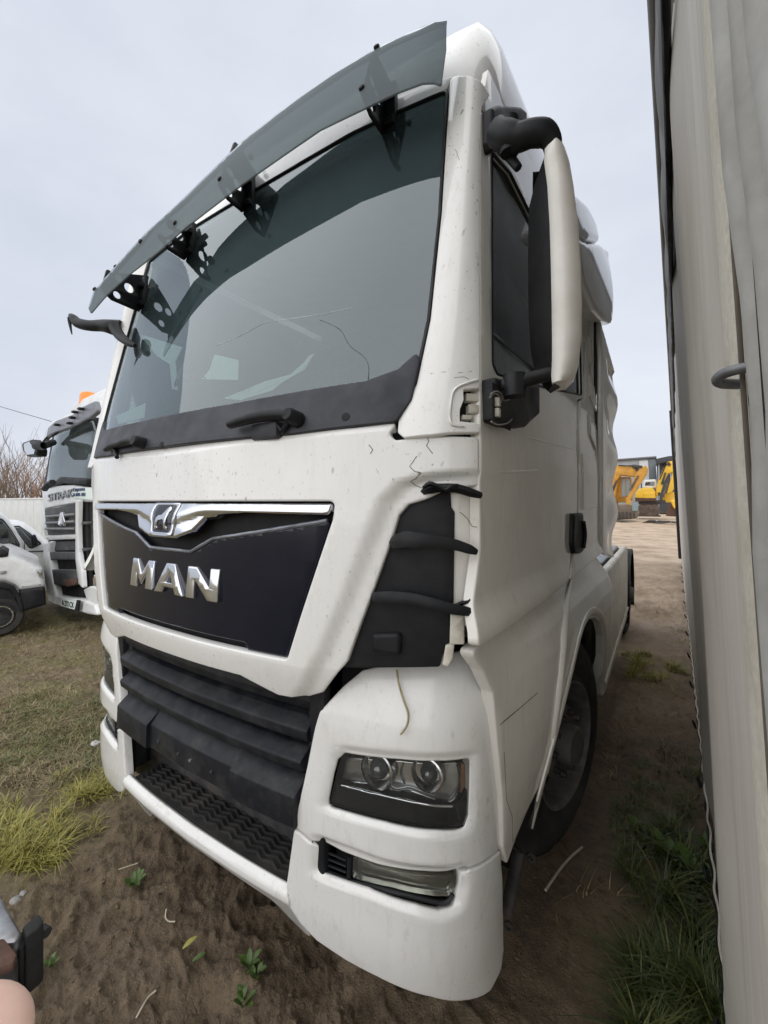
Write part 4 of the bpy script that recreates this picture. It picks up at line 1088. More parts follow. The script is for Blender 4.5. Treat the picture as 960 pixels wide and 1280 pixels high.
# chassis and the rear
YR = 6.45
for s in (-1, 1):
    lohi = sorted((XC + s * .38, XC + s * .46))
    box('frame_rail', (lohi[0], 1.4, .72), (lohi[1], 7.3, .98), M_DSTEEL, TRUCK, bev=.01)
    for dx in (.0, .33):
        wheel('rear_wheel', Vector((XC + s * (1.22 - dx), YR, .42)), 0, sgn=s)
    # black fender half-round over the rear wheel
    prof = []
    for k in range(19):
        a = radians(205 - k * 230 / 18); prof.append((YR + .60 * cos(a), .42 + .60 * sin(a)))
    x0, x1 = XC + s * .52, XC + s * 1.25
    rings = [[Vector((x, y, z)) for x in (x0, x1, x1)] for y, z in prof]
    for r_ in rings: r_[2] = r_[2] + Vector((0, 0, -.05))
    loft('rear_fender', rings, M_BLACK, TRUCK, closed=False, cap=False)
    # skirt between the axles
    sx = XC + s * 1.235
    Sk = Surf(lambda y, z: Vector((sx, y, z)), 2, 8, 0, 2, lambda P: Vector((XC, P.y, P.z)), n=2)
    sk = sheet('chassis_skirt', [(3.22, .30), (5.7, .28), (5.78, .5), (5.78, 1.05), (5.70, 1.12), (3.22, 1.14)], Sk, simple('skirt_cream', (.68, .66, .58), .4, dirt=(.35, .30, .22), dscale=2, damt=.5) if 'skirt_cream' not in MT else MT['skirt_cream'], TRUCK, th=.05, w=.02, step=.3, r=.06, px=False)
    tube('skirt_trim', [Vector((sx + s * .004, y, .40)) for y in (3.26, 5.72)], .012, M_CREAM, sk, n=6)
    lohi = sorted((XC + s * .5, XC + s * 1.16))
    box('side_tank', (lohi[0], 3.15, .45), (lohi[1], 5.4, 1.0), M_DSTEEL, TRUCK, bev=.05)
    box('deck_box', (lohi[0], 3.9, 1.02), (lohi[1], 5.5, 1.14), M_STEEL, TRUCK, bev=.02)
box('rear_axle', (XC - 1.0, YR - .08, .34), (XC + 1.0, YR + .08, .5), M_DSTEEL, TRUCK, bev=.03)
lathe('fifth_wheel', [(-.03, 0), (-.03, .48), (.03, .5), (.05, .46), (.05, 0)], Matrix.Translation((XC, YR - .3, 1.14)) @ Matrix.Rotation(radians(-90), 4, 'Y'), M_DSTEEL, TRUCK, n=36)
box('engine_block', (XC - .5, 1.5, .5), (XC + .5, 3.2, 1.22), M_DARK, TRUCK, bev=.02)

# ------------------------------------------------------------------ inside the cab
box('dashboard', (XC - .98, 1.28, 1.42), (XC + .98, 1.72, 1.84), M_INT, TRUCK, bev=.06, seg=4)
for s in (-1, 1):
    st = box('seat', (XC + s * .58 - .27, 2.05, 1.62), (XC + s * .58 + .27, 2.55, 1.78), M_SEAT, TRUCK, bev=.05, seg=4)
    box('backrest', (XC + s * .58 - .26, 2.5, 1.74), (XC + s * .58 + .26, 2.66, 2.42), M_SEAT, st, bev=.06, seg=4)
    box('headrest', (XC + s * .58 - .15, 2.52, 2.46), (XC + s * .58 + .15, 2.63, 2.68), M_SEAT, st, bev=.05, seg=4)
    box('seat_base', (XC + s * .58 - .22, 2.1, 1.32), (XC + s * .58 + .22, 2.5, 1.62), M_INT, st, bev=.03)
cw = Vector((XC + .58, 1.84, 1.98))
Mw = Matrix.Translation(cw) @ Matrix.Rotation(radians(-35), 4, 'X')
sw = tube('steering_wheel', [Mw @ Vector((.22 * cos(a), .22 * sin(a), 0)) for a in [k * pi / 16 for k in range(32)]], .016, M_BLACK, TRUCK, n=8, closed=True)
for a in (.3, 2.84, 4.71):
    tube('wheel_spoke', [Mw @ Vector((.05 * cos(a), .05 * sin(a), -.03)), Mw @ Vector((.21 * cos(a), .21 * sin(a), 0))], .014, M_BLACK, sw, n=6)
tube('steering_column', [cw + Vector((0, -.2, -.3)), cw + Vector((0, -.01, -.02))], .04, M_BLACK, TRUCK, n=10)
box('bunk', (XC - 1.05, 2.72, 1.7), (XC + 1.05, 3.08, 1.86), M_SEAT, TRUCK, bev=.04)
# loose things behind the glass, plus two white sheets imitating far-window light
def behind(pts, d):
    r = []
    for u, v in pts:
        a, b = S_WIND.hit(u, v); P = S_WIND.f(a, b); D = (P - CAM).normalized(); r.append(P + D * d)
    return r
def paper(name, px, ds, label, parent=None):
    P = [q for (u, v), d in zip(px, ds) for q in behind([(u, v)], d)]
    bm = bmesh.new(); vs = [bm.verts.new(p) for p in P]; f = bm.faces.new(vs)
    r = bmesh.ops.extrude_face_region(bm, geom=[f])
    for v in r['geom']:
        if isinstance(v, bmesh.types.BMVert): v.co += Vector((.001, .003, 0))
    return tag(bm_obj(name, bm, M_PAPER_OR_LIGHT, None, False), label, 'paper')
paper('paper_or_light_patch', [(279, 498), (330, 477), (370, 466), (386, 445), (392, 442), (380, 462), (352, 478), (340, 488), (300, 500)], [.25, .25, .24, .22, .22, .18, .16, .16, .2], 'crumpled white sheet lying behind the windscreen at its middle')
paper('paper_or_light_patch', [(173, 417), (228, 434), (219, 452), (222, 488), (215, 486), (212, 455), (196, 445)], [.10, .12, .12, .12, .1, .1, .1], 'white patch behind the windscreen at far side, light of the far window made as a sheet')  # white sheet put in for daylight seen through the far-side window
paper('paper_or_light_patch', [(268, 443), (298, 450), (297, 475), (252, 474), (262, 462)], [.13, .13, .13, .13, .13], 'white rectangular patch behind the windscreen, light of the far window made as a sheet, right of the sticker')  # second sheet of the same window light, painted white
paper('paper_or_light_patch', [(145, 520), (182, 504), (180, 522), (148, 530)], [.18, .2, .2, .18], 'white folded paper lying low in the windscreen\'s far corner')
P0 = behind([(226, 457)], .02)[0]
a, b = S_WIND.hit(226, 457)
st = sheet('windscreen_sticker', [(a - .022, b - .09), (a + .022, b - .09), (a + .022, b + .09), (a - .022, b + .09)], S_WIND, M_BLACK, TRUCK, th=.003, w=0, r=.02, px=False, off=-.008)
sheet('sticker_disc', [(a + .016 * cos(k * pi / 8), b - .03 + .028 * sin(k * pi / 8)) for k in range(16)], S_WIND, MT['silver_bezel'], st, th=.001, w=0, r=0, px=False, off=-.006)
tube('antenna', behind([(266, 508), (264, 492), (260, 480), (252, 466)], .04), [.008, .006, .004, .003], M_BLACK, TRUCK, n=6, smooth_path=3)
tube('glass_crack', [S_WIND.f(*S_WIND.hit(*q)) + Vector((0, -.0006, 0)) for q in ((270, 432), (300, 420), (330, 404), (352, 400), (400, 393), (440, 385))], .0007, M_PAPER_OR_LIGHT, TRUCK, n=4, smooth_path=4)
tube('glass_crack', [S_WIND.f(*S_WIND.hit(*q)) + Vector((0, -.0006, 0)) for q in ((400, 400), (425, 412), (437, 432), (455, 446), (461, 460), (460, 476))], .0007, M_CRACK, TRUCK, n=4, smooth_path=4)

# ------------------------------------------------------------------ near mirror with its arms
MY = 1.24
def at(u, v, y=MY): return on_y(u, v, y)
mh = [  # v, left black edge u, white edge u, outer edge u
    (181, 690, 688, 700), (186, 677, 681, 708), (200, 669, 680, 712), (230, 661, 684, 717), (280, 660, 687, 723), (330, 660, 688.5, 726), (380, 661, 689.5, 727.5), (420, 663, 690, 727), (450, 668, 690, 724), (470, 678, 689, 718), (479, 686, 690, 708)]
shell, inner = [], []
for v, ub, uw, uo in mh:
    A = at(uw, v, 1.19); B_ = at((uw + uo) / 2 + 3, v, 1.175); O = at(uo, v, 1.235); O2 = at(uo - 1, v, 1.29); Bk = at(uw + 2, v, 1.30)
    zc_ = A.z
    for P in (O, O2, Bk): P.z = zc_ + (P.z - zc_) * .15
    ctl = at((uw + uo) / 2 + 6, v, 1.145); ctl.z = zc_
    arc_ = [A.lerp(ctl, t).lerp(ctl.lerp(O, t), t) for t in (0, .12, .26, .42, .58, .74, .88, 1)]
    shell.append(arc_ + [O2, Bk])
    C = at(ub, v, 1.26); C2 = at(ub + 2, v, 1.30); C.z = zc_; C2.z = zc_
    A2 = A + Vector((.004, .006, 0)); inner.append([A2, C, C2, Bk + Vector((.0, -.004, 0)), A2.lerp(Bk, .5) + Vector((.02, 0, 0))])
mir = loft('mirror_housing', inner, M_BLACK, TRUCK, sharp=50)
loft('mirror_shell', shell, simple('mirror_paint', (.74, .72, .67), .42, var=.05, coat=.2, dirt=(.5, .46, .38), dscale=5, damt=.35), mir, sharp=60)
gp = [at(u, v, 1.303) for u, v in ((666, 215), (694, 212), (700, 330), (696, 450), (672, 446), (664, 330))]
bm = bmesh.new(); bm.faces.new([bm.verts.new(p) for p in gp]); bm_obj('mirror_glass', bm, M_CHROME, mir)
# upper bracket and arm
ub = sheet('mirror_bracket', [(603, 141), (611, 137), (640, 139), (648, 145), (650, 180), (640, 190), (618, 190), (606, 195), (603, 180)], S_SIDE, M_BLACK, TRUCK, th=.05, w=.012, step=.03, r=.012, off=.035)
tube('mirror_arm', [at(622, 166, 1.22), at(636, 170, 1.21), at(648, 172, 1.21), at(664, 167, 1.21), at(680, 167, 1.22), at(689, 176, 1.23), at(691, 192, 1.24), at(690, 210, 1.25)], [.040, .040, .036, .034, .034, .028, .022, .018], M_BLACK, TRUCK, n=12, smooth_path=4)
tube('arm_pivot', [at(637, 150, 1.215), at(637, 192, 1.215)], .026, M_BLACK, TRUCK, n=14)
tube('mirror_stay', [at(628, 185, 1.25), at(637, 196, 1.24), at(648, 210, 1.24)], [.02, .014, .012], M_BLACK, TRUCK, n=8)
# lower bracket box with its connectors
lb = sheet('bracket_box', [(602, 475), (618, 479), (630, 486), (660, 484), (660, 520), (648, 530), (642, 536), (620, 534), (604, 528)], S_SIDE, M_BLACK, TRUCK, th=.06, w=.01, step=.03, r=.01, off=.045)
tube('mirror_arm', [at(632, 483, 1.20), at(645, 480, 1.20), at(665, 473, 1.21), at(685, 468, 1.22), (at(703, 466, 1.23)), at(712, 463, 1.24)], [.034, .030, .026, .026, .024, .012], M_BLACK, TRUCK, n=12, flat=(1, .75), smooth_path=4)
tube('arm_pivot', [at(643, 468, 1.19), at(643, 496, 1.19)], .031, M_BLACK, TRUCK, n=14)
for (u, v) in ((622.5, 503), (622.5, 516)):
    P = on_x(u, v, -.375)
    box('wire_connector', P + Vector((-.01, -.012, -.012)), P + Vector((.006, .008, .012)), M_CREAM, lb, bev=.002)
box('socket_frame', on_x(616, 528, -.38) + Vector((0, -.004, 0)), on_x(636, 494, -.385) + Vector((.004, 0, 0)), M_DARK, lb, bev=.002)
for pl in (((613, 493), (620, 489), (627, 493), (630, 501), (640, 498)), ((614, 527), (622, 531), (634, 529), (640, 524)), ((612, 497), (618, 492), (624, 495), (627, 503))):
    tube('wire', [on_x(u, v, -.368) for u, v in pl], .0022, simple('wire_cover', (.22, .20, .19), .6) if 'wire_cover' not in MT else MT['wire_cover'], lb, n=6, smooth_path=4)
# far side: only the broken arm is left
tube('broken_mirror_arm', [on_y(150, 411, 1.22), on_y(140, 409, 1.19), on_y(128, 407, 1.17), on_y(112, 407, 1.14), on_y(98, 404, 1.12), on_y(92, 398, 1.11), on_y(88, 394, 1.11)], [.05, .042, .034, .030, .030, .024, .011], M_BLACK, TRUCK, n=10, smooth_path=4)
tube('torn_arm_end', [on_y(92, 398, 1.11), on_y(87, 398, 1.105), on_y(88, 408, 1.105), on_y(90, 418, 1.105)], [.017, .013, .008, .003], M_BLACK, TRUCK, n=6, smooth_path=3)
tube('hanging_bracket', [on_y(143, 408, 1.12), on_y(150, 420, 1.11), on_y(160, 428, 1.10), on_y(169, 432, 1.10)], [.03, .026, .02, .010], M_BLACK, TRUCK, n=8, smooth_path=3)
# ------------------------------------------------------------------ ground: one sheet to the horizon, fine near the camera
GZ = -.10
def vnoise(x, y, seed):
    xi = np.floor(x).astype(np.int64); yi = np.floor(y).astype(np.int64); fx = x - xi; fy = y - yi
    def h(a, b):
        n = (a * 374761393 + b * 668265263 + seed * 974634533) & 0x7fffffff
        n = ((n ^ (n >> 13)) * 1274126177) & 0x7fffffff
        n = (n ^ (n >> 16)) & 0xffff
        return n / 65535.0
    u = fx * fx * fx * (fx * (fx * 6 - 15) + 10); v = fy * fy * fy * (fy * (fy * 6 - 15) + 10)
    return (h(xi, yi) * (1 - u) + h(xi + 1, yi) * u) * (1 - v) + (h(xi, yi + 1) * (1 - u) + h(xi + 1, yi + 1) * u) * v
def rotn(x, y, a): return x * cos(a) - y * sin(a), x * sin(a) + y * cos(a)
def sst(a, b, x):
    t = np.clip((x - a) / (b - a), 0, 1); return t * t * (3 - 2 * t)
def ground_h(x, y):
    x = np.asarray(x, float); y = np.asarray(y, float); r = np.hypot(x, y)
    base = GZ + .10 * sst(4.5, 9, r)
    h = 0
    for k, (f, a) in enumerate(((.55, .060), (1.4, .050), (3.3, .034), (7.5, .030), (16, .022), (34, .013), (70, .006))):
        X, Y = rotn(x, y, .6 + k * 1.1)
        n = vnoise(X * f, Y * f, 11 + k)
        if k >= 2: n = 1 - np.abs(2 * n - 1) * 1.0
        h = h + (n - .5) * a
    fade = 1 - .75 * sst(6, 16, r)
    # wheel ruts across the foreground
    X, Y = rotn(x, y, .35)
    rut = .035 * np.exp(-((Y - .75 + .08 * np.sin(X * 1.7)) / .16) ** 2) + .03 * np.exp(-((Y - 1.6) / .18) ** 2)
    rut = 1.5 * rut * (1 - sst(1.5, 3.5, r))
    z = base + h * fade - rut
    # flatten and press the mud down round the wheels
    for wx, wy in ((-.5, 2.26), (-2.6, 2.26), (-.45, 6.45), (-2.65, 6.45)):
        d = np.hypot((x - wx) / .7, (y - wy) / 1.0); w_ = np.exp(-d ** 4)
        z = z * (1 - w_) + w_ * (GZ + .006)
    return z
def gz(x, y): return float(ground_h(np.array([x]), np.array([y]))[0])
def gpt(u, v):
    z = GZ + .02
    for k in range(5):
        P = on_z(u, v, z); z = gz(P.x, P.y)
    return Vector((P.x, P.y, z))
def make_ground():
    rs = [0.25]
    while rs[-1] < 900:
        r = rs[-1]; rs.append(r + max(.010, r * (.0075 if r < 12 else .03)))
    rs = np.array(rs)
    c = YAW                                     # bearing of the view, measured from +y towards -x
    th = np.concatenate([np.linspace(c - radians(50), c + radians(50), 620), np.linspace(c + radians(50), c - radians(50) + 2 * pi, 90)[1:-1]])
    R_, T_ = np.meshgrid(rs, th, indexing='ij')
    X = -R_ * np.sin(T_); Y = R_ * np.cos(T_); Z = ground_h(X, Y)
    nr, n_t = X.shape
    co = np.stack([X, Y, Z], -1).reshape(-1, 3)
    co = np.vstack([co, [[0, 0, GZ]]])
    i = np.arange(nr - 1)[:, None] * n_t; j = np.arange(n_t)[None, :]; j2 = (j + 1) % n_t
    q = np.stack([i + j, i + j2, i + n_t + j2, i + n_t + j], -1).reshape(-1, 4)
    q = q[:, ::-1]
    me = bpy.data.meshes.new('ground')
    me.vertices.add(len(co)); me.vertices.foreach_set('co', co.ravel())
    jj = np.arange(n_t); tri = np.stack([jj, np.full(n_t, len(co) - 1), (jj + 1) % n_t], -1)
    nl = q.size + tri.size
    me.loops.add(nl); me.loops.foreach_set('vertex_index', np.concatenate([q.ravel(), tri.ravel()]).astype(np.int32))
    me.polygons.add(len(q) + len(tri))
    st = np.concatenate([np.arange(len(q)) * 4, q.size + np.arange(len(tri)) * 3]).astype(np.int32)
    me.polygons.foreach_set('loop_start', st)
    me.polygons.foreach_set('use_smooth', np.ones(len(st), bool))
    me.update(calc_edges=True); me.validate()
    m, nt, b = new_mat('mud')
    tcn = nt.nodes.new('ShaderNodeTexCoord').outputs['Object']
    n1 = noise(nt, .9, 8, .62, coord=tcn); n2 = noise(nt, 6.5, 8, .68, coord=tcn); n3 = noise(nt, 55, 6, .7, coord=tcn); n4 = noise(nt, .25, 5, .6, coord=tcn)
    mud = ramp(nt, n2, [(.30, (.088, .060, .036)), (.52, (.20, .145, .092)), (.72, (.33, .25, .165))])
    mud = mixc(nt, ramp(nt, n1, [(.40, g(0)), (.62, g(.75))]), mud, (.22, .165, .108))
    # straw, turf remains and moss
    moss = ramp(nt, n3, [(.35, (.075, .085, .024)), (.55, (.22, .19, .085)), (.75, (.38, .31, .17))])
    sep = nd(nt, 'ShaderNodeSeparateXYZ'); nt.links.new(tcn, sep.inputs[0])
    def mth(op, a, b_=None):
        n = nt.nodes.new('ShaderNodeMath'); n.operation = op
        for i_, s in enumerate((a, b_)):
            if s is None: continue
            if hasattr(s, 'links'): nt.links.new(s, n.inputs[i_])
            else: n.inputs[i_].default_value = s
        return n.outputs[0]
    left = mth('MULTIPLY', sep.outputs[0], -1.0)
    lm = ramp(nt, mth('MULTIPLY', mth('SUBTRACT', mth('ADD', left, mth('MULTIPLY', n1, 2.0)), 2.3), .45), [(.25, g(0)), (.9, g(1))])
    gm = mixc(nt, 1.0, lm, ramp(nt, noise(nt, 2.3, 8, .7, coord=tcn), [(.40, g(0)), (.58, g(.9))]), 'MULTIPLY')
    c = mixc(nt, gm, mud, moss)
    # trodden sandy yard further back
    far = ramp(nt, mth('MULTIPLY', mth('SUBTRACT', mth('ADD', sep.outputs[1], mth('MULTIPLY', n1, 3.0)), 4.0), .10), [(.1, g(0)), (.5, g(1))])
    sand = ramp(nt, noise(nt, 1.1, 9, .68, coord=tcn), [(.32, (.26, .19, .125)), (.5, (.46, .35, .25)), (.7, (.60, .48, .36))])
    c = mixc(nt, far, c, sand)
    wet = ramp(nt, noise(nt, 21, 6, .72, coord=tcn), [(.34, g(.65)), (.50, g(0))])
    c = mixc(nt, mixc(nt, 1.0, wet, ramp(nt, far, [(0, g(1)), (.5, g(.25))]), 'MULTIPLY'), c, (.055, .040, .026))
    tw = ramp(nt, n3, [(.64, g(0)), (.74, g(.55))])
    c = mixc(nt, tw, c, (.20, .16, .12))
    nt.links.new(c, b.inputs['Base Color'])
    nt.links.new(ramp(nt, n2, [(.3, g(.42)), (.6, g(.85))]), b.inputs['Roughness'])
    b.inputs['Specular IOR Level'].default_value = .35
    hb = nt.nodes.new('ShaderNodeMath'); hb.operation = 'MULTIPLY_ADD'; nt.links.new(n3, hb.inputs[0]); hb.inputs[1].default_value = .5
    nt.links.new(noise(nt, 130, 5, .7, coord=tcn), hb.inputs[2])
    bump(nt, b, hb.outputs[0], .9, .018)
    me.materials.append(m)
    o = bpy.data.objects.new('ground', me); COL.objects.link(o); o['kind'] = 'structure'
    return o
make_ground()

# ------------------------------------------------------------------ grass
def blade_mat(name, lo, mid, hi):
    m, nt, b = new_mat(name)
    gi = nt.nodes.new('ShaderNodeNewGeometry').outputs['Random Per Island']
    nt.links.new(ramp(nt, gi, [(0, lo), (.5, mid), (1, hi)]), b.inputs['Base Color']); b.inputs['Roughness'].default_value = .5
    b.inputs['Transmission Weight'].default_value = 0
    return m
M_GGR = blade_mat('green_grass', (.030, .055, .012), (.060, .085, .018), (.13, .13, .035))
M_GYE = blade_mat('yellow_grass', (.13, .13, .02), (.27, .25, .04), (.38, .32, .09))
M_GOL = blade_mat('olive_grass', (.05, .08, .015), (.11, .13, .03), (.20, .18, .06))
M_GDR = blade_mat('dry_grass', (.14, .10, .045), (.24, .185, .09), (.34, .28, .16))
def grass(name, tufts, mat, label=None):
    """tufts: (x, y, radius, blades, length, lean)"""
    V = []; FC = []
    rnd = random.Random(hash(name) % 1000 if False else len(tufts) * 7 + 3)
    for (x, y, rad, n, ln, lean) in tufts:
        wind = rnd.uniform(0, 2 * pi)
        xs = []; 
        for k in range(n):
            a = rnd.uniform(0, 2 * pi); r = rad * sqrt(rnd.random())
            xs.append((x + r * cos(a), y + r * sin(a), a, r))
        zs = ground_h(np.array([q[0] for q in xs]), np.array([q[1] for q in xs]))
        for (bx_, by_, a, r), z0 in zip(xs, zs):
            l = ln * rnd.uniform(.45, 1.15); wd = rnd.uniform(.0016, .0036) * (1.5 if ln > .2 else 1)
            d = a + rnd.uniform(-.9, .9); le = lean * rnd.uniform(.3, 1.4) + r / max(rad, .01) * .3
            if rnd.random() < .35: d = wind + rnd.uniform(-.5, .5)
            dx, dy = cos(d), sin(d); px, py = -dy, dx
            base = len(V); ns = 4
            for s in range(ns + 1):
                t = s / ns; out_ = l * le * t * t; up_ = l * t * (1 - .42 * le * t * t) * max(.25, 1 - .35 * le)
                w_ = wd * (1 - t ** 1.6)
                cx, cy, cz = bx_ + dx * out_, by_ + dy * out_, z0 - .004 + up_
                if s < ns:
                    V.append((cx + px * w_, cy + py * w_, cz)); V.append((cx - px * w_, cy - py * w_, cz))
                else: V.append((cx, cy, cz))
            for s in range(ns - 1):
                b0 = base + 2 * s; FC.append((b0, b0 + 1, b0 + 3, b0 + 2))
            b0 = base + 2 * (ns - 1); FC.append((b0, b0 + 1, b0 + 2))
    me = bpy.data.meshes.new(name); me.from_pydata(V, [], FC); me.update()
    o = finish(name, me, mat, None, True); o['kind'] = 'stuff'
    return o
def tuft_px(lst):
    out_ = []
    for (u, v, rad, n, ln, lean) in lst:
        P = gpt(u, v); out_.append((P.x, P.y, rad, n, ln, lean))
    return out_
rr = random.Random(5)
gr = []
for k in range(46):                                  # the long rank grass along the trailer
    v = rr.uniform(1040, 1330); f = (v - 1040) / 240
    u = rr.uniform(785 + 15 * f, 880 + 26 * f)
    gr.append((u, v, rr.uniform(.03, .07), 60, rr.uniform(.12, .24), rr.uniform(.6, 1.2)))
for k in range(40):
    v = rr.uniform(930, 1060); u = rr.uniform(770, 872)
    gr.append((u, v, rr.uniform(.03, .07), 22, rr.uniform(.06, .15), rr.uniform(.7, 1.3)))
grass('grass', tuft_px(gr), M_GGR)
gy = []
for k in range(20): gy.append((rr.uniform(785, 850), rr.uniform(818, 850), rr.uniform(.04, .09), 60, rr.uniform(.09, .17), rr.uniform(.5, 1.1)))
for k in range(14): gy.append((rr.uniform(800, 862), rr.uniform(760, 900), .08, 22, rr.uniform(.05, .1), 1.0))
for k in range(34):                                  # yellow clump at lower left
    gy.append((rr.gauss(28, 24), rr.gauss(1052, 22), rr.uniform(.03, .07), 48, rr.uniform(.08, .16), rr.uniform(.5, 1.1)))
for k in range(26): gy.append((rr.gauss(120, 20), rr.gauss(985, 10), rr.uniform(.03, .06), 34, rr.uniform(.06, .11), rr.uniform(.7, 1.2)))
for k in range(20): gy.append((rr.uniform(60, 120), rr.uniform(990, 1045), .05, 14, rr.uniform(.05, .08), 1.0))
grass('grass', tuft_px(gy), M_GYE)
gd = []
for k in range(260):
    v = 790 + 190 * rr.random() ** .8; u = rr.uniform(-20, 130)
    gd.append((u, v, rr.uniform(.06, .16), 26, rr.uniform(.03, .09), rr.uniform(.8, 1.5)))
for k in range(60):
    gd.append((rr.uniform(-10, 125), rr.uniform(775, 830), rr.uniform(.1, .25), 26, rr.uniform(.03, .08), 1.2))
for k in range(36): gd.append((rr.uniform(770, 870), rr.uniform(720, 800), .15, 22, rr.uniform(.04, .08), 1.2))
for k in range(20): gd.append((rr.uniform(700, 870), rr.uniform(880, 1270), .05, 10, rr.uniform(.05, .12), 1.3))
grass('dry_grass', tuft_px(gd), M_GDR)
ge = []
for k in range(150): ge.append((rr.uniform(0, 128), rr.uniform(868, 975), rr.uniform(.05, .12), 22, rr.uniform(.04, .09), 1.0))
for k in range(60): ge.append((rr.uniform(0, 118), rr.uniform(768, 790), rr.uniform(.08, .2), 24, rr.uniform(.04, .10), 1.0))
grass('grass', tuft_px(ge), M_GOL)

# small plants, leaves and stalks lying in the mud
M_LEAF = simple('fresh_leaf', (.07, .12, .025), .5, var=.35, scale=60)
M_LEAFY = simple('yellow_leaf', (.30, .28, .06), .55, var=.3, scale=60)
def leaf_bm(bm, P, ang, L_, W_, tilt=.15, curl=.2):
    d = Vector((cos(ang), sin(ang), tilt)).normalized(); s = Vector((-sin(ang), cos(ang), 0)); rows = []
    for k in range(6):
        t = k / 5; w_ = W_ * sin(pi * min(.98, max(.03, t))) ** .7
        c = P + d * (L_ * t) + Vector((0, 0, curl * L_ * sin(t * 2.2) * .4))
        rows.append([bm.verts.new(c - s * w_ + Vector((0, 0, .25 * w_))), bm.verts.new(c), bm.verts.new(c + s * w_ + Vector((0, 0, .25 * w_)))])
    for a, b in zip(rows, rows[1:]):
        for i in (0, 1): bm.faces.new((a[i], a[i + 1], b[i + 1], b[i]))
def leaf(u, v, ang, L_, W_, mat, label, dz=.012):
    bm = bmesh.new(); leaf_bm(bm, gpt(u, v) + Vector((0, 0, dz)), ang, L_, W_)
    return tag(bm_obj('leaf', bm, mat, None, True), label, 'leaf')
leaf(228, 1190, radians(75), .055, .011, M_LEAFY, 'yellow green elongated leaf lying alone on the bare mud')
leaf(240, 1206, radians(60), .050, .010, M_LEAF, 'green pointed leaf on the mud just below the yellow green one')
def weed(u, v, n, L_, label, mat=None):
    P = gpt(u, v); bm = bmesh.new(); r = random.Random(int(u * 3 + v))
    for k in range(n):
        leaf_bm(bm, P + Vector((r.uniform(-.012, .012), r.uniform(-.012, .012), .004)), 2 * pi * k / n + r.uniform(-.3, .3), L_ * r.uniform(.6, 1.1), L_ * .20, r.uniform(.3, 1.0), .5)
    return tag(bm_obj('weed_plant', bm, mat or M_LEAF, None, True), label, 'weed')
weed(168, 1108, 11, .055, 'bright green little weed rosette in bare mud, below the bumper')
weed(312, 1210, 9, .050, 'green weed in the mud beneath the bumper corner, upper one')
weed(306, 1255, 10, .050, 'green weed in the mud at the picture bottom, under the bumper corner')
weed(320, 1222, 7, .045, 'small green weed in the mud beside the taller weed, right one')
weed(62, 1212, 6, .04, 'tiny green weed beside the black rubber buffer')
weed(836, 1075, 12, .11, 'broad leaved dock plant in the long grass beside the trailer')
weed(868, 1098, 8, .13, 'large single dock plant with long pale leaf beside trailer cord')
weed(880, 1060, 8, .08, 'dark dock plant growing against the trailer cord')
weed(800, 1040, 9, .075, 'small dark leafed dock plant nearest the truck wheel')
M_STALK = simple('pale_stalk', (.50, .45, .34), .8, var=.15)
def stalk(px, rad, label, lift=.012, mat=None):
    P = [gpt(u, v) + Vector((0, 0, lift)) for u, v in px]
    return tag(tube('stalk', P, rad, mat or M_STALK, None, n=6, smooth_path=4), label, 'stalk')
stalk([(208, 1140), (207, 1150), (211, 1155), (219, 1156)], .003, 'short pale hooked stalk lying on the mud')
stalk([(170, 1277), (178, 1262), (186, 1250), (195, 1242)], .003, 'thin pale stalk on the mud at the picture bottom')
stalk([(148, 1090), (160, 1086), (172, 1082)], .0025, 'thin straw stalk beside the small weed rosette')
stalk([(728, 1062), (714, 1074), (700, 1090), (682, 1116)], .006, 'thick tan stalk on the dark mud beside the front wheel')
stalk([(712, 1095), (722, 1105), (735, 1118)], .004, 'dark twig on the mud crossing below the tan stalk', mat=M_RUST)
def stone(u, v, s, label, mat):
    P = gpt(u, v); bm = bmesh.new(); bmesh.ops.create_icosphere(bm, subdivisions=2, radius=s); r = random.Random(int(u + v))
    k1, k2 = r.uniform(0, 9), r.uniform(0, 9)
    for vv in bm.verts:
        n = vv.co.normalized(); q = 1 + .18 * sin(n.x * 4 + k1) * cos(n.y * 5 + k2)
        vv.co = P + Vector((vv.co.x * q * 1.3, vv.co.y * q, vv.co.z * q * .55 + s * .2))
    return tag(bm_obj('stone', bm, mat, None, True), label, 'stone')
M_STONE = simple('grey_stone', (.26, .25, .23), .8, var=.3, scale=40, bmp=.3)
stone(20, 1126, .022, 'flat grey stone beside the yellow grass clump, largest there', M_STONE)
stone(29, 1118, .013, 'small grey stone touching the flat grey stone', M_STONE)
stone(119, 930, .028, 'pale whitish stone in dry grass left of the bumper', simple('pale_stone', (.5, .48, .44), .8))
# mud clods thrown up in front of the truck
cl = bmesh.new(); r = random.Random(3)
for k in range(900):
    v = 985 + 330 * r.random(); u = r.uniform(40, 520) if r.random() < .8 else r.uniform(640, 860)
    P = gpt(u, v); s = r.uniform(.002, .009)
    q = bmesh.ops.create_icosphere(cl, subdivisions=1, radius=s)
    for vv in q['verts']: vv.co = Vector((vv.co.x * r.uniform(.8, 1.5), vv.co.y * r.uniform(.8, 1.5), vv.co.z * r.uniform(.5, .9))) + P
o = bm_obj('mud_clods', cl, MT['mud'], None, True); o['kind'] = 'stuff'

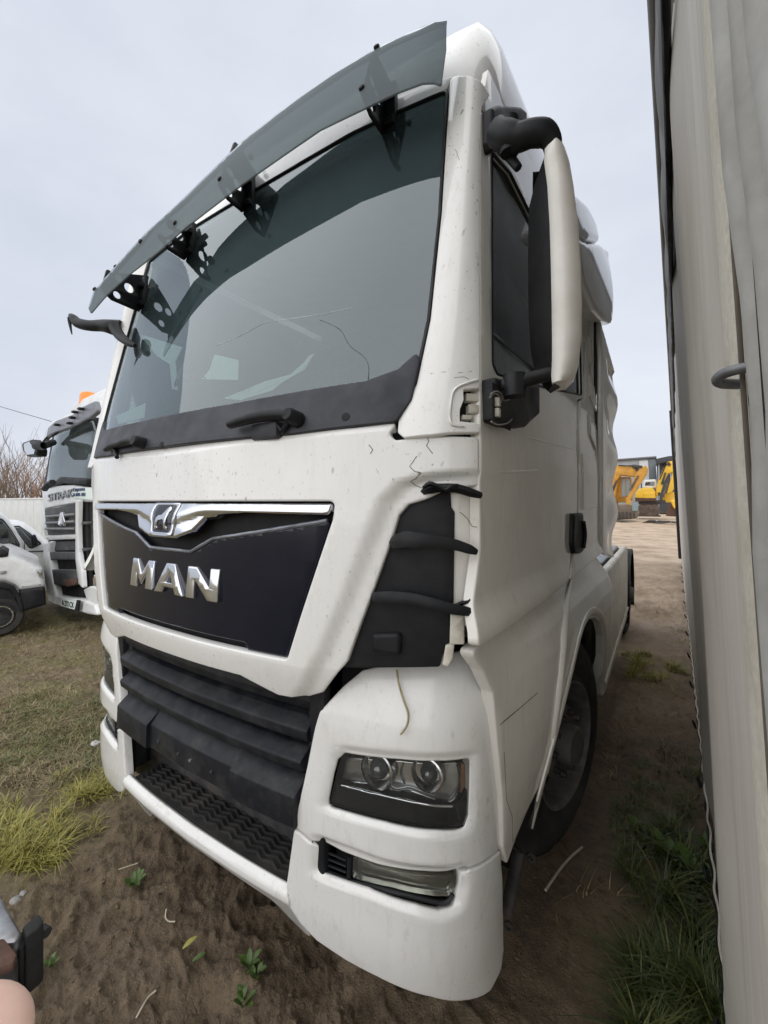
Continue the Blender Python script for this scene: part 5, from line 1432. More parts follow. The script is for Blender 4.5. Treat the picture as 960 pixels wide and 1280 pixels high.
# ------------------------------------------------------------------ curtain-sided trailer on the right, leaning a little
TB = radians(1.55); TT = Vector((sin(TB), cos(TB), 0)); TN = Vector((cos(TB), -sin(TB), 0))
def trd(z): return .130 - .052 * (z - .2)
TRAIL = thing('curtain_trailer', 'long beige curtain sided trailer standing close along the right edge', 'trailer', tuple(TT * 6.5 + TN * 1.35), world=True)
def tr_p(s, z, o=0.0): return TT * s + TN * (trd(z) - o) + Vector((0, 0, z))
m, nt, b = new_mat('curtain_tarp')
tcn = nt.nodes.new('ShaderNodeTexCoord').outputs['Object']
st1 = noise(nt, 14, 6, .6, (1, 1, .05), coord=tcn); st2 = noise(nt, 2.0, 7, .62, coord=tcn); st3 = noise(nt, 60, 4, .6, (1, 1, .12), coord=tcn)
c = ramp(nt, st2, [(.3, (.53, .50, .45)), (.7, (.66, .63, .57))])
c = mixc(nt, ramp(nt, st1, [(.48, g(0)), (.75, g(.55))]), c, (.36, .33, .28))
c = mixc(nt, ramp(nt, st3, [(.56, g(0)), (.8, g(.35))]), c, (.60, .57, .51))
nt.links.new(c, b.inputs['Base Color']); b.inputs['Roughness'].default_value = .55
bump(nt, b, st3, .12, .004)
M_TARP = m
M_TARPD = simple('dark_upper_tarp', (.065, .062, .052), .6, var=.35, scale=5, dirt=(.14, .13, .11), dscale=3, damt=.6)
M_WEB = simple('cream_webbing', (.60, .57, .49), .8, var=.12, scale=120, bmp=.3, dirt=(.30, .25, .18), dscale=6, damt=.5)
M_FOLD = simple('grey_tarp_fold', (.42, .42, .40), .6, var=.2, scale=12, bmp=.06, dirt=(.20, .18, .14), dscale=5, damt=.6)
def wrink(s, z):
    a = np.clip((s - .65) / .8, 0, 1)
    f = .008 * np.sin(s * 5.1 + .4 * np.sin(z * 1.3)) + .006 * np.sin(s * 9.7 + z * .5) + .004 * np.sin(z * 2.2 + s)
    return f * a
def grid_obj(name, ss_, zs_, fn, mat, par):
    V = [fn(s, z) for s in ss_ for z in zs_]; n = len(zs_)
    FC = [(i * n + j, (i + 1) * n + j, (i + 1) * n + j + 1, i * n + j + 1) for i in range(len(ss_) - 1) for j in range(n - 1)]
    return mesh_obj(name, V, FC, mat, par)
sv = list(np.geomspace(.16, 13.6, 160))
zv = list(np.linspace(.20, 2.78, 34))
SPL = lambda s: 2.70 + .10 * max(0.0, (s - 1) / 12) 
grid_obj('side_curtain', sv, zv, lambda s, z: tr_p(s, z, float(wrink(s, z))), M_TARP, TRAIL)
zu = list(np.linspace(2.76, 4.04, 16))
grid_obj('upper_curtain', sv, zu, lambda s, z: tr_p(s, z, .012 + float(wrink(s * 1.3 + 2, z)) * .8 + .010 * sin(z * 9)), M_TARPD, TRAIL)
tube('curtain_seam', [tr_p(s, 2.75, .016) for s in sv], .010, M_BLACK, TRAIL, n=6)
tube('roof_rail', [tr_p(s, 4.06, .01) for s in (.16, 3, 8, 13.6)], .035, M_TARPD, TRAIL, n=8)
# body behind the curtain
Q = [(.17, .22, -.05), (13.58, .22, -.05), (13.58, 4.02, -.05), (.17, 4.02, -.05)]
bm = bmesh.new()
A_ = [bm.verts.new(tr_p(s, z, o)) for s, z, o in Q]; B_ = [bm.verts.new(tr_p(s, z, -2.5)) for s, z, o in Q]
bm.faces.new(A_); bm.faces.new(B_[::-1])
for i in range(4): bm.faces.new((A_[i], B_[i], B_[(i + 1) % 4], A_[(i + 1) % 4]))
bm_obj('trailer_body', bm, M_FOLD, TRAIL, False)
# dark end post at the far corner
bm = bmesh.new(); tube_bm(bm, [tr_p(13.55, z, .02) for z in (.15, 2, 4.05)], .06, 8)
bm_obj('corner_post', bm, M_BLACK, TRAIL)
# webbing strip and gathered folds nearest to the camera
grid_obj('webbing_strip', [.475, .50, .53, .56, .575], list(np.linspace(.22, 3.9, 50)), lambda s, z: tr_p(s, z, .006 if .48 < s < .57 else .0), M_WEB, TRAIL)
tube('strip_edge', [tr_p(.470, z, .003) for z in (.22, 1.2, 2.2, 3.8)], .0020, simple('brown_hem', (.12, .10, .08), .8), TRAIL, n=6)
def fold(s0, rad, off, amp, ph, name, mat):
    pts, rads = [], []
    for k in range(40):
        z = .22 + k * 3.6 / 39
        pin = math.exp(-((z - 1.74) / .06) ** 2)
        pts.append(tr_p(s0 + amp * sin(z * 1.9 + ph) * .5, z, off + amp * .3 * sin(z * 2.7 + ph) - .004 * pin)); rads.append(rad * (1 - .25 * pin + .08 * sin(z * 4 + ph)))
    return tube(name, pts, rads, mat, TRAIL, n=10)
fold(.445, .010, -.003, .010, .3, 'curtain_fold', M_FOLD)
fold(.405, .017, -.004, .014, 1.4, 'curtain_fold', M_FOLD)
fold(.355, .014, -.006, .012, 2.6, 'curtain_fold', M_FOLD)
fold(.300, .020, -.008, .012, .9, 'curtain_fold', M_FOLD)
tube('fold_gap_shadow', [tr_p(.378, z, -.004) for z in (.3, 1.2, 2.2, 3.6)], .008, M_BLACK, TRAIL, n=6)  # black tube put in as the shadow in the gap between folds
pT = TT * .45; 
hk = [on_plane(u, v, pT + TT * (.0 + k * .004), TT) for k, (u, v) in enumerate(((952, 455), (940, 458), (925, 461), (910, 465), (900, 470), (896.5, 475), (901, 479), (912, 480), (925, 480), (940, 477), (952, 474)))]
hook = tube('tarp_hook', hk, .0044, simple('dull_hook_steel', (.16, .165, .17), .5, .6, var=.3, scale=60), TRAIL, n=10, smooth_path=4)
c0 = on_plane(943, 470, pT + TT * .01, TT)
lathe('eyelet', [(0, .010), (.003, .013), (0, .017), (-.002, .013)], Matrix.Translation(c0 - TN * .0) @ (-TN).to_track_quat('X', 'Z').to_matrix().to_4x4() @ Matrix.Scale(1.9, 4, (0, 0, 1)), M_DARK, TRAIL, n=20, close=True)
# cord and loops along the bottom edge
cp, cp2 = [], []
for k in range(240):
    s = .30 * (13.5 / .30) ** (k / 239)
    cp.append(tr_p(s, .195 + .006 * sin(s * 21) + .004 * sin(s * 47), .012 + .004 * sin(s * 33)))
    cp2.append(tr_p(s, .225 + .008 * sin(s * 17 + 1), .010 + .004 * cos(s * 29)))
tube('bottom_cord', cp, .0055, M_BLACK, TRAIL, n=6)
tube('bottom_cord', cp2, .0045, M_WEB, TRAIL, n=6)
for k in range(14):
    s = .9 + k * .55 + .02 * k * k
    P = tr_p(s, .20, .02)
    tube('cord_loop', [P + TT * (.028 * cos(a)) + Vector((0, 0, .022 * sin(a) - .01)) - TN * (.012 + .010 * sin(a)) for a in [q * pi / 7 for q in range(14)]], .005, M_BLACK, TRAIL, n=6, closed=True)
# axle and wheels under the far half of the trailer
for s in (9.2, 10.5, 11.8):
    bm = bmesh.new()
    Mx = Matrix.Translation(tr_p(s, .42, -.45)) 
    lathe_bm(bm, [(0, .0), (0, .30), (.02, .34), (.0, .48), (-.03, .52), (-.33, .52), (-.36, .48), (-.36, 0)], Mx @ Matrix.Scale(-1, 4, (1, 0, 0)), 36)
    bmesh.ops.remove_doubles(bm, verts=bm.verts, dist=1e-5)
    bm_obj('trailer_wheel', bm, M_RUB, TRAIL)
# ------------------------------------------------------------------ white truck parked further left
M_BGW = simple('faded_white_paint', (.74, .75, .75), .4, var=.06, coat=.2, dirt=(.45, .42, .36), dscale=2.2, damt=.5)
M_BGG = simple('grey_bumper_plastic', (.06, .063, .067), .6, var=.2, scale=9, dirt=(.2, .18, .16), dscale=3, damt=.4)
M_GLB = glass('far_glass', (.50, .62, .58), .14, (.38, .46, .45), .03, 1.9)
M_ORANGE = simple('orange_lens', (.85, .26, .03), .25, var=.1)
M_INK = simple('blue_ink', (.05, .07, .16), .6, var=.1)
rB = on_y(118, 600, 2.52); rB.z = 0; lB = on_y(52, 600, 2.80); lB.z = 0
eB = (lB - rB).normalized(); nB = Vector((eB.y, -eB.x, 0)); nB = nB if nB.y < 0 else -nB
WB = (lB - rB).length
BT = thing('parked_truck', 'white truck with orange roof beacon and grey grille, parked behind at the left', 'truck', tuple(rB + eB * WB / 2), world=True)
def bsurf(o): return Surf(lambda s, z: rB + eB * s + nB * o + Vector((0, 0, z)), -.3, WB + .4, 0, 4, lambda P: P - nB, n=14)
def bp(name, px, o, mat, th=.05, w=.01, r=.03, par=None, label=None):
    return sheet(name, px, bsurf(o), mat, par or BT, th=th, w=w, step=.5, r=r, label=label)
def bbox(name, s0, s1, z0, z1, o0, o1, mat, bev=.03, par=None):
    M = frame(rB, eB, nB)      # local x along the front, y outwards, z up or down
    up_ = M.to_3x3() @ Vector((0, 0, 1))
    if up_.z < 0: M = frame(rB, eB, -nB); o0, o1 = -o1, -o0
    return box(name, (s0, o0, z0), (s1, o1, z1), mat, par or BT, M=M, bev=bev)
bbox('cab_body', -.05, WB + .02, .75, 3.0, -2.1, -.10, M_BGW, .08)
bbox('cab_roof', .05, WB - .05, 2.98, 3.35, -2.0, -.35, M_BGW, .15)
bbox('chassis', .5, WB - .5, .5, .9, -6, -.3, M_DSTEEL)
for s in (.12, WB - .12):
    M = Matrix.Translation(rB + eB * s - nB * 1.35 + Vector((0, 0, .5))) @ frame(Vector((0, 0, 0)), eB, UP)
    lathe('truck_wheel', [(-.14, 0), (-.14, .46), (-.1, .5), (.1, .5), (.14, .46), (.14, 0)], M, M_RUB, BT, n=28)
gl_ = bp('windscreen', [(57.5, 606), (62, 575), (68, 544), (90, 535), (114, 526), (118, 540), (118, 603), (90, 603)], .0, M_GLB, .03)
bp('screen_frame', [(54, 610), (60, 575), (66, 541), (90, 531), (118, 521), (122, 612), (90, 607)], -.05, M_BLACK, .05)
bp('sun_band', [(70, 557), (72, 541), (90, 534), (114, 526), (117, 541), (95, 547)], -.02, M_DARK, .01, par=gl_)
bp('wiper_blade', [(57, 607), (70, 600), (74, 596), (108, 598), (108, 606), (75, 604), (60, 610)], .06, M_BLACK, .06, .02)
vz = bp('roof_visor', [(57, 547), (60, 534), (69, 526), (90, 518), (103, 508), (118, 501), (122, 514), (112, 522), (95, 531), (80, 537), (68, 541)], .16, simple('grey_visor', (.17, .175, .20), .35, var=.15), .05, .015)
for u, v in ((93.5, 515), (101, 511), (90, 522), (87, 529), (71, 531)):
    P = bsurf(.19).f(*bsurf(.19).hit(u, v)); box('visor_clip', P - Vector((.035, .03, .015)), P + Vector((.035, .03, .015)), M_BLACK, vz, bev=.01)
tube('visor_edge', [bsurf(.12).f(*bsurf(.12).hit(*q)) for q in ((55, 553), (62, 545), (75, 538), (90, 533), (108, 527), (118, 518))], .03, M_BLACK, BT, n=6)
be = bsurf(-.5).f(*bsurf(-.5).hit(110.5, 500))
lathe('beacon', [(-.13, 0), (-.13, .13), (-.06, .135), (-.05, .125), (.08, .12), (.12, .09), (.13, 0)], Matrix.Translation(be) @ Matrix.Rotation(radians(-90), 4, 'Y'), M_ORANGE, BT, n=24)
lathe('beacon_base', [(-.30, 0), (-.30, .07), (-.12, .10), (-.12, 0)], Matrix.Translation(be) @ Matrix.Rotation(radians(-90), 4, 'Y'), M_BLACK, BT, n=18)
bp('front_panel', [(52, 612), (57, 608), (90, 606), (122, 611), (122, 627), (98, 628), (70, 633), (54, 636)], .03, M_BGW, .06, .02)
bp('sign_sheet', [(91, 610), (122, 609), (122, 626), (92, 622)], .06, M_PAPER_OR_LIGHT, .01, .0, .0)
def text(name, s, S, u0, v0, u1, v1, h_px, mat, par, o=0.0, th=.015):
    """a line of lettering between two photo points on a surface"""
    a0, z0 = S.hit(u0, v0); a1, z1 = S.hit(u1, v1); P0, P1 = S.f(a0, z0), S.f(a1, z1)
    Pt = S.f(*S.hit(u0, v0 - h_px)); hgt = (Pt - P0).length
    cu = bpy.data.curves.new(name, 'FONT'); cu.body = s; cu.extrude = th; cu.size = 1
    ob = bpy.data.objects.new('tmp_text', cu); COL.objects.link(ob)
    dg = bpy.context.evaluated_depsgraph_get(); dg.update()
    me = bpy.data.meshes.new_from_object(ob.evaluated_get(dg)); COL.objects.unlink(ob); bpy.data.objects.remove(ob)
    n = len(me.vertices); co = np.empty(n * 3); me.vertices.foreach_get('co', co); co = co.reshape(-1, 3)
    x0, x1 = co[:, 0].min(), co[:, 0].max(); y0, y1 = co[:, 1].min(), co[:, 1].max()
    X = (P1 - P0); N = S.normal(a0, z0)
    new = [P0 + X * ((c[0] - x0) / (x1 - x0)) + (Pt - P0) * ((c[1] - y0) / (y1 - y0)) + N * (o + float(c[2])) for c in co]
    me.vertices.foreach_set('co', np.array([tuple(p) for p in new]).ravel()); me.update()
    return finish(name, me, mat, par, False)
Sf = bsurf(.035)
text('lettering', 'SITRAK', Sf, 61, 627, 92, 621, 9, M_STEEL, BT)
text('phone_lettering', 'Европа', bsurf(.062), 92, 615.5, 106, 614.5, 5.5, M_INK, BT, th=.006)
text('phone_lettering', '8-800-302', bsurf(.062), 92, 620.5, 107, 620, 4, M_INK, BT, th=.006)
bp('grille_surround', [(52, 634), (70, 632), (98, 626), (97, 674), (58, 675), (53, 660)], .00, M_BGW, .05, .02)
gr_ = bp('grille', [(55.5, 636), (72, 634), (95, 628), (94, 667), (60, 669), (57, 655)], .03, M_BGG, .04)
for v0, v1 in ((646, 643), (654, 652), (661, 661)):
    tube('grille_slat', [bsurf(.06).f(*bsurf(.06).hit(58, v0)), bsurf(.06).f(*bsurf(.06).hit(94, v1))], .022, simple('slat_grey', (.20, .20, .20), .5) if 'slat_grey' not in MT else MT['slat_grey'], gr_, n=6)
bp('emblem', [(72, 656), (74.5, 641), (77, 640), (80, 652), (79.5, 658), (77, 655), (75, 658)], .09, M_CHROME, .03, .008, .01, par=gr_)
bp('lower_band', [(54, 670), (94, 668), (94, 674), (62, 675)], .05, M_BGW, .06, .015)
bp('bumper_backing', [(60, 675), (98, 674), (104, 735), (103, 752), (66, 748)], -.02, M_DARK, .05)
bp('bumper_upper', [(63, 677), (94, 676), (94, 688), (63, 689)], .0, M_BGG, .05)
bp('bumper_beam', [(60, 690), (94, 690), (94, 700), (62, 700)], .06, M_BGG, .06, .015)
bp('bumper_lower', [(62, 712), (95, 712), (96, 731), (75, 733), (66, 730)], .06, M_BGG, .06, .015)
bp('rust_patch', [(78, 725), (93, 723), (95, 731), (82, 734)], .10, M_RUST, .03)
bp('bumper_side', [(53, 680), (62, 676), (60, 690), (64, 720), (70, 755), (60, 752), (55, 722)], .08, M_BGW, .10, .03)
bs = bp('bumper_skirt', [(66, 744), (80, 747), (104, 750), (118, 757), (122, 770), (110, 768), (80, 759), (64, 754)], .08, M_BGW, .10, .02)
pl_ = bp('number_plate', [(77, 748), (95.5, 752), (93, 762), (75, 757)], .12, M_PAPER_OR_LIGHT, .015, .0, .0)
text('plate_lettering', 'A 272 CX', bsurf(.122), 77.5, 756.5, 92, 760, 6.5, M_DARK, pl_, th=.003)
bp('bumper_gap', [(96, 750), (99, 751), (97, 764), (93, 763)], .13, M_DARK, .02, .0, 0)
bp('door_step_void', [(98, 625), (108, 624), (112, 735), (104, 738)], .02, M_DARK, .04)
for v in (652, 685):
    bp('step_tread', [(98, v), (109, v), (109, v + 4), (98, v + 3)], .06, M_BGG, .05)
bp('corner_blade', [(94, 626), (98, 624), (97, 660), (98, 690), (102, 715), (103.5, 736), (98, 730), (94, 700)], .10, M_BGW, .05, .01)
bp('lower_corner', [(104, 737), (112, 733), (120, 735), (120, 766), (112, 760)], .05, M_BGW, .05)
# mirror on its stalk
Sm_ = bsurf(.35)
mq = lambda u, v: Sm_.f(*Sm_.hit(u, v))
mb = sheet('mirror', [(27, 553), (38, 549), (46, 562), (45, 570), (33, 571), (28, 564)], Sm_, M_BLACK, BT, th=.12, w=.03, step=.5, r=.04, back=True)
sheet('mirror_glass', [(30, 555), (37, 552), (44, 563), (43, 567.5), (34, 568.5), (31, 563)], Sm_, M_CHROME, mb, th=.005, w=0, step=.5, r=.03, off=.006)
tube('mirror_stalk', [mq(45, 558), mq(55, 557), bsurf(.1).f(*bsurf(.1).hit(66, 553))], .05, M_BLACK, BT, n=8)
tube('wiper_pivot', [mq(56, 611), mq(60, 606), mq(66, 603)], .04, M_BLACK, BT, n=6)

# ------------------------------------------------------------------ vehicles at the left edge
def view_plane(u, D):
    P = CAM + ray(u, VH) * D; P.z = 0
    n = Vector((P.x, P.y, 0)).normalized(); e = Vector((n.y, -n.x, 0))
    if e.dot(RT) < 0: e = -e
    return P, e, n
def vp_surf(P, e, n, o): return Surf(lambda s, z: P + e * s - n * o + Vector((0, 0, z)), -3, 3, -.3, 4, lambda Q: Q + n, n=30)
def vside(name, px, P, e, n, o, mat, par, th, w=.02, r=.05):
    return sheet(name, px, vp_surf(P, e, n, o), mat, par, th=th, w=w, step=.6, r=r, back=True)
P, e, n = view_plane(20, 5.3)
V1 = thing('white_car', 'white car nose with black lower bumper, cut off by the left edge', 'car', tuple(P), world=True)
vside('hood', [(-160, 690), (-40, 688), (0, 693), (11, 692), (30, 700), (54, 711), (56.5, 724), (56.5, 735), (24, 739), (20, 733), (6, 727), (-20, 732), (-160, 735)], P, e, n, 0, M_BGW, V1, 1.7, .06, .08)
vside('bumper', [(23, 738), (56.5, 733), (58, 756), (29, 765), (25, 752)], P, e, n, .02, M_BLACK, V1, 1.74, .03, .04)
vside('headlight', [(44, 711), (53, 712), (55, 724), (50, 722)], P, e, n, .02, M_LENS, V1, .3, .02, .02)
vside('headlight_reflector', [(45.5, 713), (52, 714), (53, 721), (49.5, 719)], P, e, n, .025, M_REFL, V1, .02, .005, .01)
vside('arch_trim', [(-24, 748), (-14, 732), (4, 728), (18, 733), (27, 748), (30, 765), (24, 763), (20, 748), (12, 738), (-2, 735), (-12, 742), (-18, 760), (-26, 765)], P, e, n, .025, M_BLACK, V1, .06, .01, .02)
vside('wheel_well', [(-20, 765), (-16, 742), (2, 734), (16, 740), (26, 766)], P, e, n, .005, M_DARK, V1, .02, 0, 0)
vside('turn_lamp', [(0, 714), (8, 713.5), (8, 717), (0, 718)], P, e, n, .02, M_STEEL, V1, .02, .004, .006)
wq = on_plane(-1, 771, P - n * .0, n); MX = Matrix.Translation(wq) @ frame(Vector((0, 0, 0)), -n, UP)
tw = lathe('wheel', [(-.2, .16), (-.2, .21), (-.17, .24), (-.02, .24), (.005, .22), (.008, .19), (.0, .155), (-.04, .15)], MX, M_RUB, V1, n=36)
rm_ = lathe('wheel_rim', [(-.03, .155), (.0, .15), (-.02, .14), (-.05, .12), (-.03, .05), (-.02, 0)], MX, M_DSTEEL, tw, n=30)
lathe('hub_cap_ring', [(.0, .13), (.008, .134), (.008, .12), (-.01, .118)], MX, M_REFL, tw, n=30, close=True)
vside('cab', [(-160, 560), (-60, 560), (-22, 640), (0, 690), (-160, 690)], P, e, n, -.1, M_BGW, V1, 1.5, .05, .1)
vside('wiper_cowl', [(-8, 694), (2, 686), (11, 691), (10, 696), (0, 697)], P, e, n, .01, M_BLACK, V1, .6, .01, .02)
P, e, n = view_plane(10, 6.6)
V2 = thing('white_van', 'white van with a dark side window and curved front pillar, behind the car nose', 'van', tuple(P), world=True)
vside('body', [(-160, 615), (-40, 630), (0, 643), (8, 650), (20, 664), (27, 678), (30, 700), (30, 760), (-160, 760)], P, e, n, 0, M_BGW, V2, 1.8, .06, .1)
vside('side_window', [(-60, 642), (-6, 648), (3, 651), (14, 664), (23, 680), (22, 687), (-60, 690)], P, e, n, .012, M_SGLASS, V2, .02, .004, .08)
vside('window_frame', [(-62, 640), (-6, 646), (4, 649), (15, 663), (25, 680), (23, 689), (-62, 692)], P, e, n, .004, M_BLACK, V2, .02, .004, .08)
P, e, n = view_plane(40, 7.6)
V3 = thing('white_car', 'low white car with black door mirror in front of the pale fence', 'car', tuple(P), world=True)
vside('body', [(-10, 652), (18, 654), (30, 658), (45, 669), (58, 681), (66, 690), (66, 742), (-10, 742)], P, e, n, 0, M_BGW, V3, 1.7, .06, .1)
vside('door_window', [(17, 659), (24, 659), (36, 667), (50, 681), (40, 684), (37, 683)], P, e, n, .012, M_SGLASS, V3, .02, .004, .03)
vside('window_frame', [(15.5, 657.5), (24, 657), (37, 666), (53, 680), (40, 686), (36, 685)], P, e, n, .004, M_BLACK, V3, .02, .004, .03)
vside('door_mirror', [(39, 670), (44, 668), (47, 675), (48, 682), (40, 683)], P, e, n, .12, M_BLACK, V3, .16, .02, .04)
vside('door_joint', [(30, 678), (31, 678), (31.5, 742), (30, 742)], P, e, n, .006, M_BGG, V3, .01, 0, 0)
vside('trim_strip', [(33, 689), (57, 688), (57, 689.5), (33, 690.5)], P, e, n, .01, M_BGG, V3, .02, 0, 0)

# pale sheet fence behind them
FE = thing('sheet_fence', 'pale corrugated sheet fence behind the white vehicles at left', 'fence', tuple(on_y(30, 640, 5.0).xy) + (0,), world=True)
f0 = on_y(75, 630, 4.3); f1 = on_y(-300, 630, 6.2); f0.z = f1.z = 0
M_SHEET = simple('pale_sheet', (.62, .63, .62), .55, var=.08, scale=3, dirt=(.45, .44, .41), dscale=1.2, damt=.5)
fe = (f1 - f0); nF = int(fe.length / .55); fx_ = fe.normalized(); fn_ = Vector((-fx_.y, fx_.x, 0)); fn_ = fn_ if fn_.dot(-f0) > 0 else -fn_
sh0 = None
for k in range(nF):
    q0 = f0 + fe * (k / nF); q1 = f0 + fe * ((k + 1) / nF); M = frame(q0, fx_, UP)
    if sh0 is None:
        me_ = box('fence_sheet', (.006, .0, -.012), ((q1 - q0).length - .006, 1.70, .012), M_SHEET, FE, bev=.004).data
        for v in me_.vertices: pass
        sh0 = bpy.data.objects['fence_sheet']
        sh0.matrix_basis = M; 
        sh0.matrix_parent_inverse = WORLD_ROOTS[FE.name].inverted()
    else:
        o = sh0.copy(); COL.objects.link(o); o.parent = FE; o.matrix_parent_inverse = WORLD_ROOTS[FE.name].inverted(); o.matrix_basis = M
tube('fence_rail', [f0 + Vector((0, 0, 1.71)), f1 + Vector((0, 0, 1.71))], .03, M_SHEET, FE, n=6)

# bare shrubs beyond the fence
M_TWIG = simple('bare_twigs', (.17, .13, .10), .9, var=.4, scale=.8)
M_TWIGR = simple('reddish_twigs', (.25, .15, .09), .9, var=.35, scale=.8)
def shrub(u, D, h, seed, mat, label):
    P = CAM + ray(u, VH) * D; P.z = 0; r = random.Random(seed); bm = bmesh.new()
    def br(p, d, l, rad, lev):
        n = 3; pts = [p]; dd = d.copy()
        for i in range(n):
            dd = (dd + Vector((r.gauss(0, .12), r.gauss(0, .12), r.gauss(.06, .06)))).normalized(); pts.append(pts[-1] + dd * (l / n))
        tube_bm(bm, pts, [rad, rad * .8, rad * .6, rad * .35], 3, caps=False)
        if lev > 0:
            for k in range(3 if lev > 1 else 4):
                t = r.uniform(.3, 1); i = min(n - 1, int(t * n)); q = pts[i].lerp(pts[i + 1], t * n - i)
                nd2 = (dd + Vector((r.gauss(0, .4), r.gauss(0, .4), r.gauss(.1, .2)))).normalized()
                br(q, nd2, l * r.uniform(.35, .65), rad * .55, lev - 1)
    for k in range(9):
        br(P + Vector((r.gauss(0, .3), r.gauss(0, .3), 0)), Vector((r.gauss(0, .22), r.gauss(0, .22), 1)).normalized(), h * r.uniform(.55, .95), .028, 2)
    return tag(bm_obj('bare_shrub', bm, mat, None, True), label, 'shrub', 'bare shrubs beyond the pale fence')
for k, (u, D, h, mt_) in enumerate(((-14, 20, 3.6, M_TWIG), (2, 18, 3.7, M_TWIG), (10, 21, 3.5, M_TWIG), (19, 19, 3.6, M_TWIG), (27, 22, 3.6, M_TWIG), (35, 19, 3.3, M_TWIGR), (43, 20, 3.3, M_TWIGR), (51, 18, 3.1, M_TWIGR), (60, 20, 3.2, M_TWIG), (-26, 21, 3.4, M_TWIG))):
    W_ = {0: 'second from the outside left', 1: 'first fully in view from the left edge', 2: 'second in view from the left edge', 3: 'third in view from the left edge', 4: 'fourth in view from the left edge', 5: 'just left of the reddish pair', 6: 'left one of the pair', 7: 'just left of the parked truck', 8: 'last one, partly behind the parked truck', 9: 'farthest to the left'}[k]
    shrub(u, D, h, 40 + k, mt_, ('bare reddish brown shrub beyond the pale fence, ' if mt_ is M_TWIGR else 'bare greyish shrub beyond the pale fence, ') + W_)
# overhead cable with its poles
c0, c1 = on_y(-120, 470, 9.0), on_y(110, 541, 10.5)
cd_ = (c1 - c0); A_ = c0 - cd_ * .6; B_ = c1 + cd_ * .5
cb = tube('overhead_cable', [A_.lerp(B_, k / 14) - Vector((0, 0, .5 * (1 - (2 * k / 14 - 1) ** 2) - .42)) for k in range(15)], .018, M_BLACK, None, n=5)
tag(cb, 'thin dark overhead cable crossing the sky at left', 'cable')

# ------------------------------------------------------------------ excavators, hall and shed across the yard
M_YEL = simple('digger_yellow', (.52, .26, .03), .55, var=.2, scale=2, dirt=(.22, .13, .05), dscale=1.2, damt=.6)
M_YEL2 = simple('bright_yellow', (.78, .48, .03), .45, var=.1, scale=2, dirt=(.3, .2, .06), dscale=1.0, damt=.4)
M_TRK = simple('track_steel', (.10, .075, .06), .85, var=.4, scale=3, dirt=(.2, .15, .11), dscale=1.5, damt=.7)
def yp(name, px, y, mat, par, depth, w=.04, r=.08):
    S = Surf(lambda s, z: Vector((s, y, z)), -14, 8, -1, 12, lambda P: P + Vector((0, 1, 0)), n=60)
    return sheet(name, px, S, mat, par, th=depth, w=w, step=50, r=r, back=True)
def tracks(par, u0, u1, vb, vt, y, mat=M_TRK):
    for k, dy in enumerate((0, 2.2)):
        t = yp('track', [(u0, (vb + vt) / 2), (u0 + 2, vt), (u1 - 2, vt), (u1, (vb + vt) / 2), (u1 - 2.2, vb), (u0 + 2.2, vb)], y + dy, mat, par, .6, .05, .3)
        a = on_y(u0, vb, y); b_ = on_y(u1, vb, y); n_ = 9
        for i in range(n_):
            x = a.x + (b_.x - a.x) * (i + .7) / n_
            box('track_shoe', (x - .12, y + dy - .04, a.z + .0), (x + .12, y + dy + .62, a.z + .07), M_DSTEEL, t, bev=.02)
            box('track_shoe', (x - .12, y + dy - .04, on_y(u0, vt, y).z - .02), (x + .12, y + dy + .62, on_y(u0, vt, y).z + .05), M_DSTEEL, t, bev=.02)
YE = 40.0
P = on_y(775, 648, YE); EX1 = thing('excavator', 'orange yellow excavator with folded boom and ribbed muddy bucket, beside the white truck', 'excavator', (P.x, YE, 0), world=True, group='excavators parked across the yard')
tracks(EX1, 745, 789, 648, 634, YE + .6)
yp('upper_body', [(735, 612), (770, 612), (770, 633), (735, 633)], YE + .5, M_YEL, EX1, 2.6)
cabx = yp('cab', [(770, 628), (770, 596), (789, 596), (790, 624), (786, 628)], YE + .8, M_YEL, EX1, 1.6, .05, .15)
yp('cab_window', [(776.5, 598), (788, 598), (788.5, 620), (777, 621)], YE + .77, simple('pale_pane', (.30, .38, .42), .2, var=.1), cabx, .03, .01, .05)
yp('boom', [(757, 640), (760, 600), (764, 589), (772, 581.5), (790, 583), (797, 587), (794, 596), (776, 594), (772, 599), (769, 622), (764, 634)], YE - .1, M_YEL, EX1, .8, .06, .12)
yp('stick', [(795, 590), (799, 585), (807.5, 581.5), (810, 586), (809, 592), (800, 605), (792, 618), (787, 626), (782, 626), (789, 612)], YE - .15, M_YEL, EX1, .6, .05, .1)
yp('hydraulic_ram', [(789, 582), (793, 580.5), (803, 582), (803, 585), (792, 585)], YE - .25, M_DSTEEL, EX1, .3, .04, .05)
yp('bucket_link', [(782, 622), (788, 622), (789, 634), (783, 634)], YE - .2, M_YEL, EX1, .4, .03, .05)
bk = yp('bucket', [(767, 638), (769, 631), (785, 630.5), (795, 634), (798.5, 642), (796, 648), (785, 649), (770, 650), (766, 645)], YE - .6, simple('muddy_bucket', (.13, .10, .075), .85, var=.35, scale=2, dirt=(.24, .19, .14), dscale=1.4, damt=.6), EX1, 1.6, .1, .2)
for k in range(5):
    yp('bucket_rib', [(773 + k * 4.6, 640), (775 + k * 4.6, 640), (775.6 + k * 4.6, 648), (773.6 + k * 4.6, 648)], YE - .68, M_DSTEEL, bk, .1, .02, .02)
yp('bucket_plate', [(790, 629), (798, 629), (797.5, 639), (790, 638.5)], YE - .66, simple('blue_grey_plate', (.20, .26, .27), .6), bk, .1, .02, .02)
for q in ([(760, 592), (763, 589), (765, 593), (762, 596)], [(794, 585), (797, 583), (799, 587), (796, 590)], [(784, 622), (787, 622), (787, 626), (784, 626)]):
    yp('boom_pin', q, YE - .18, M_DSTEEL, EX1, .1, .02, .03)
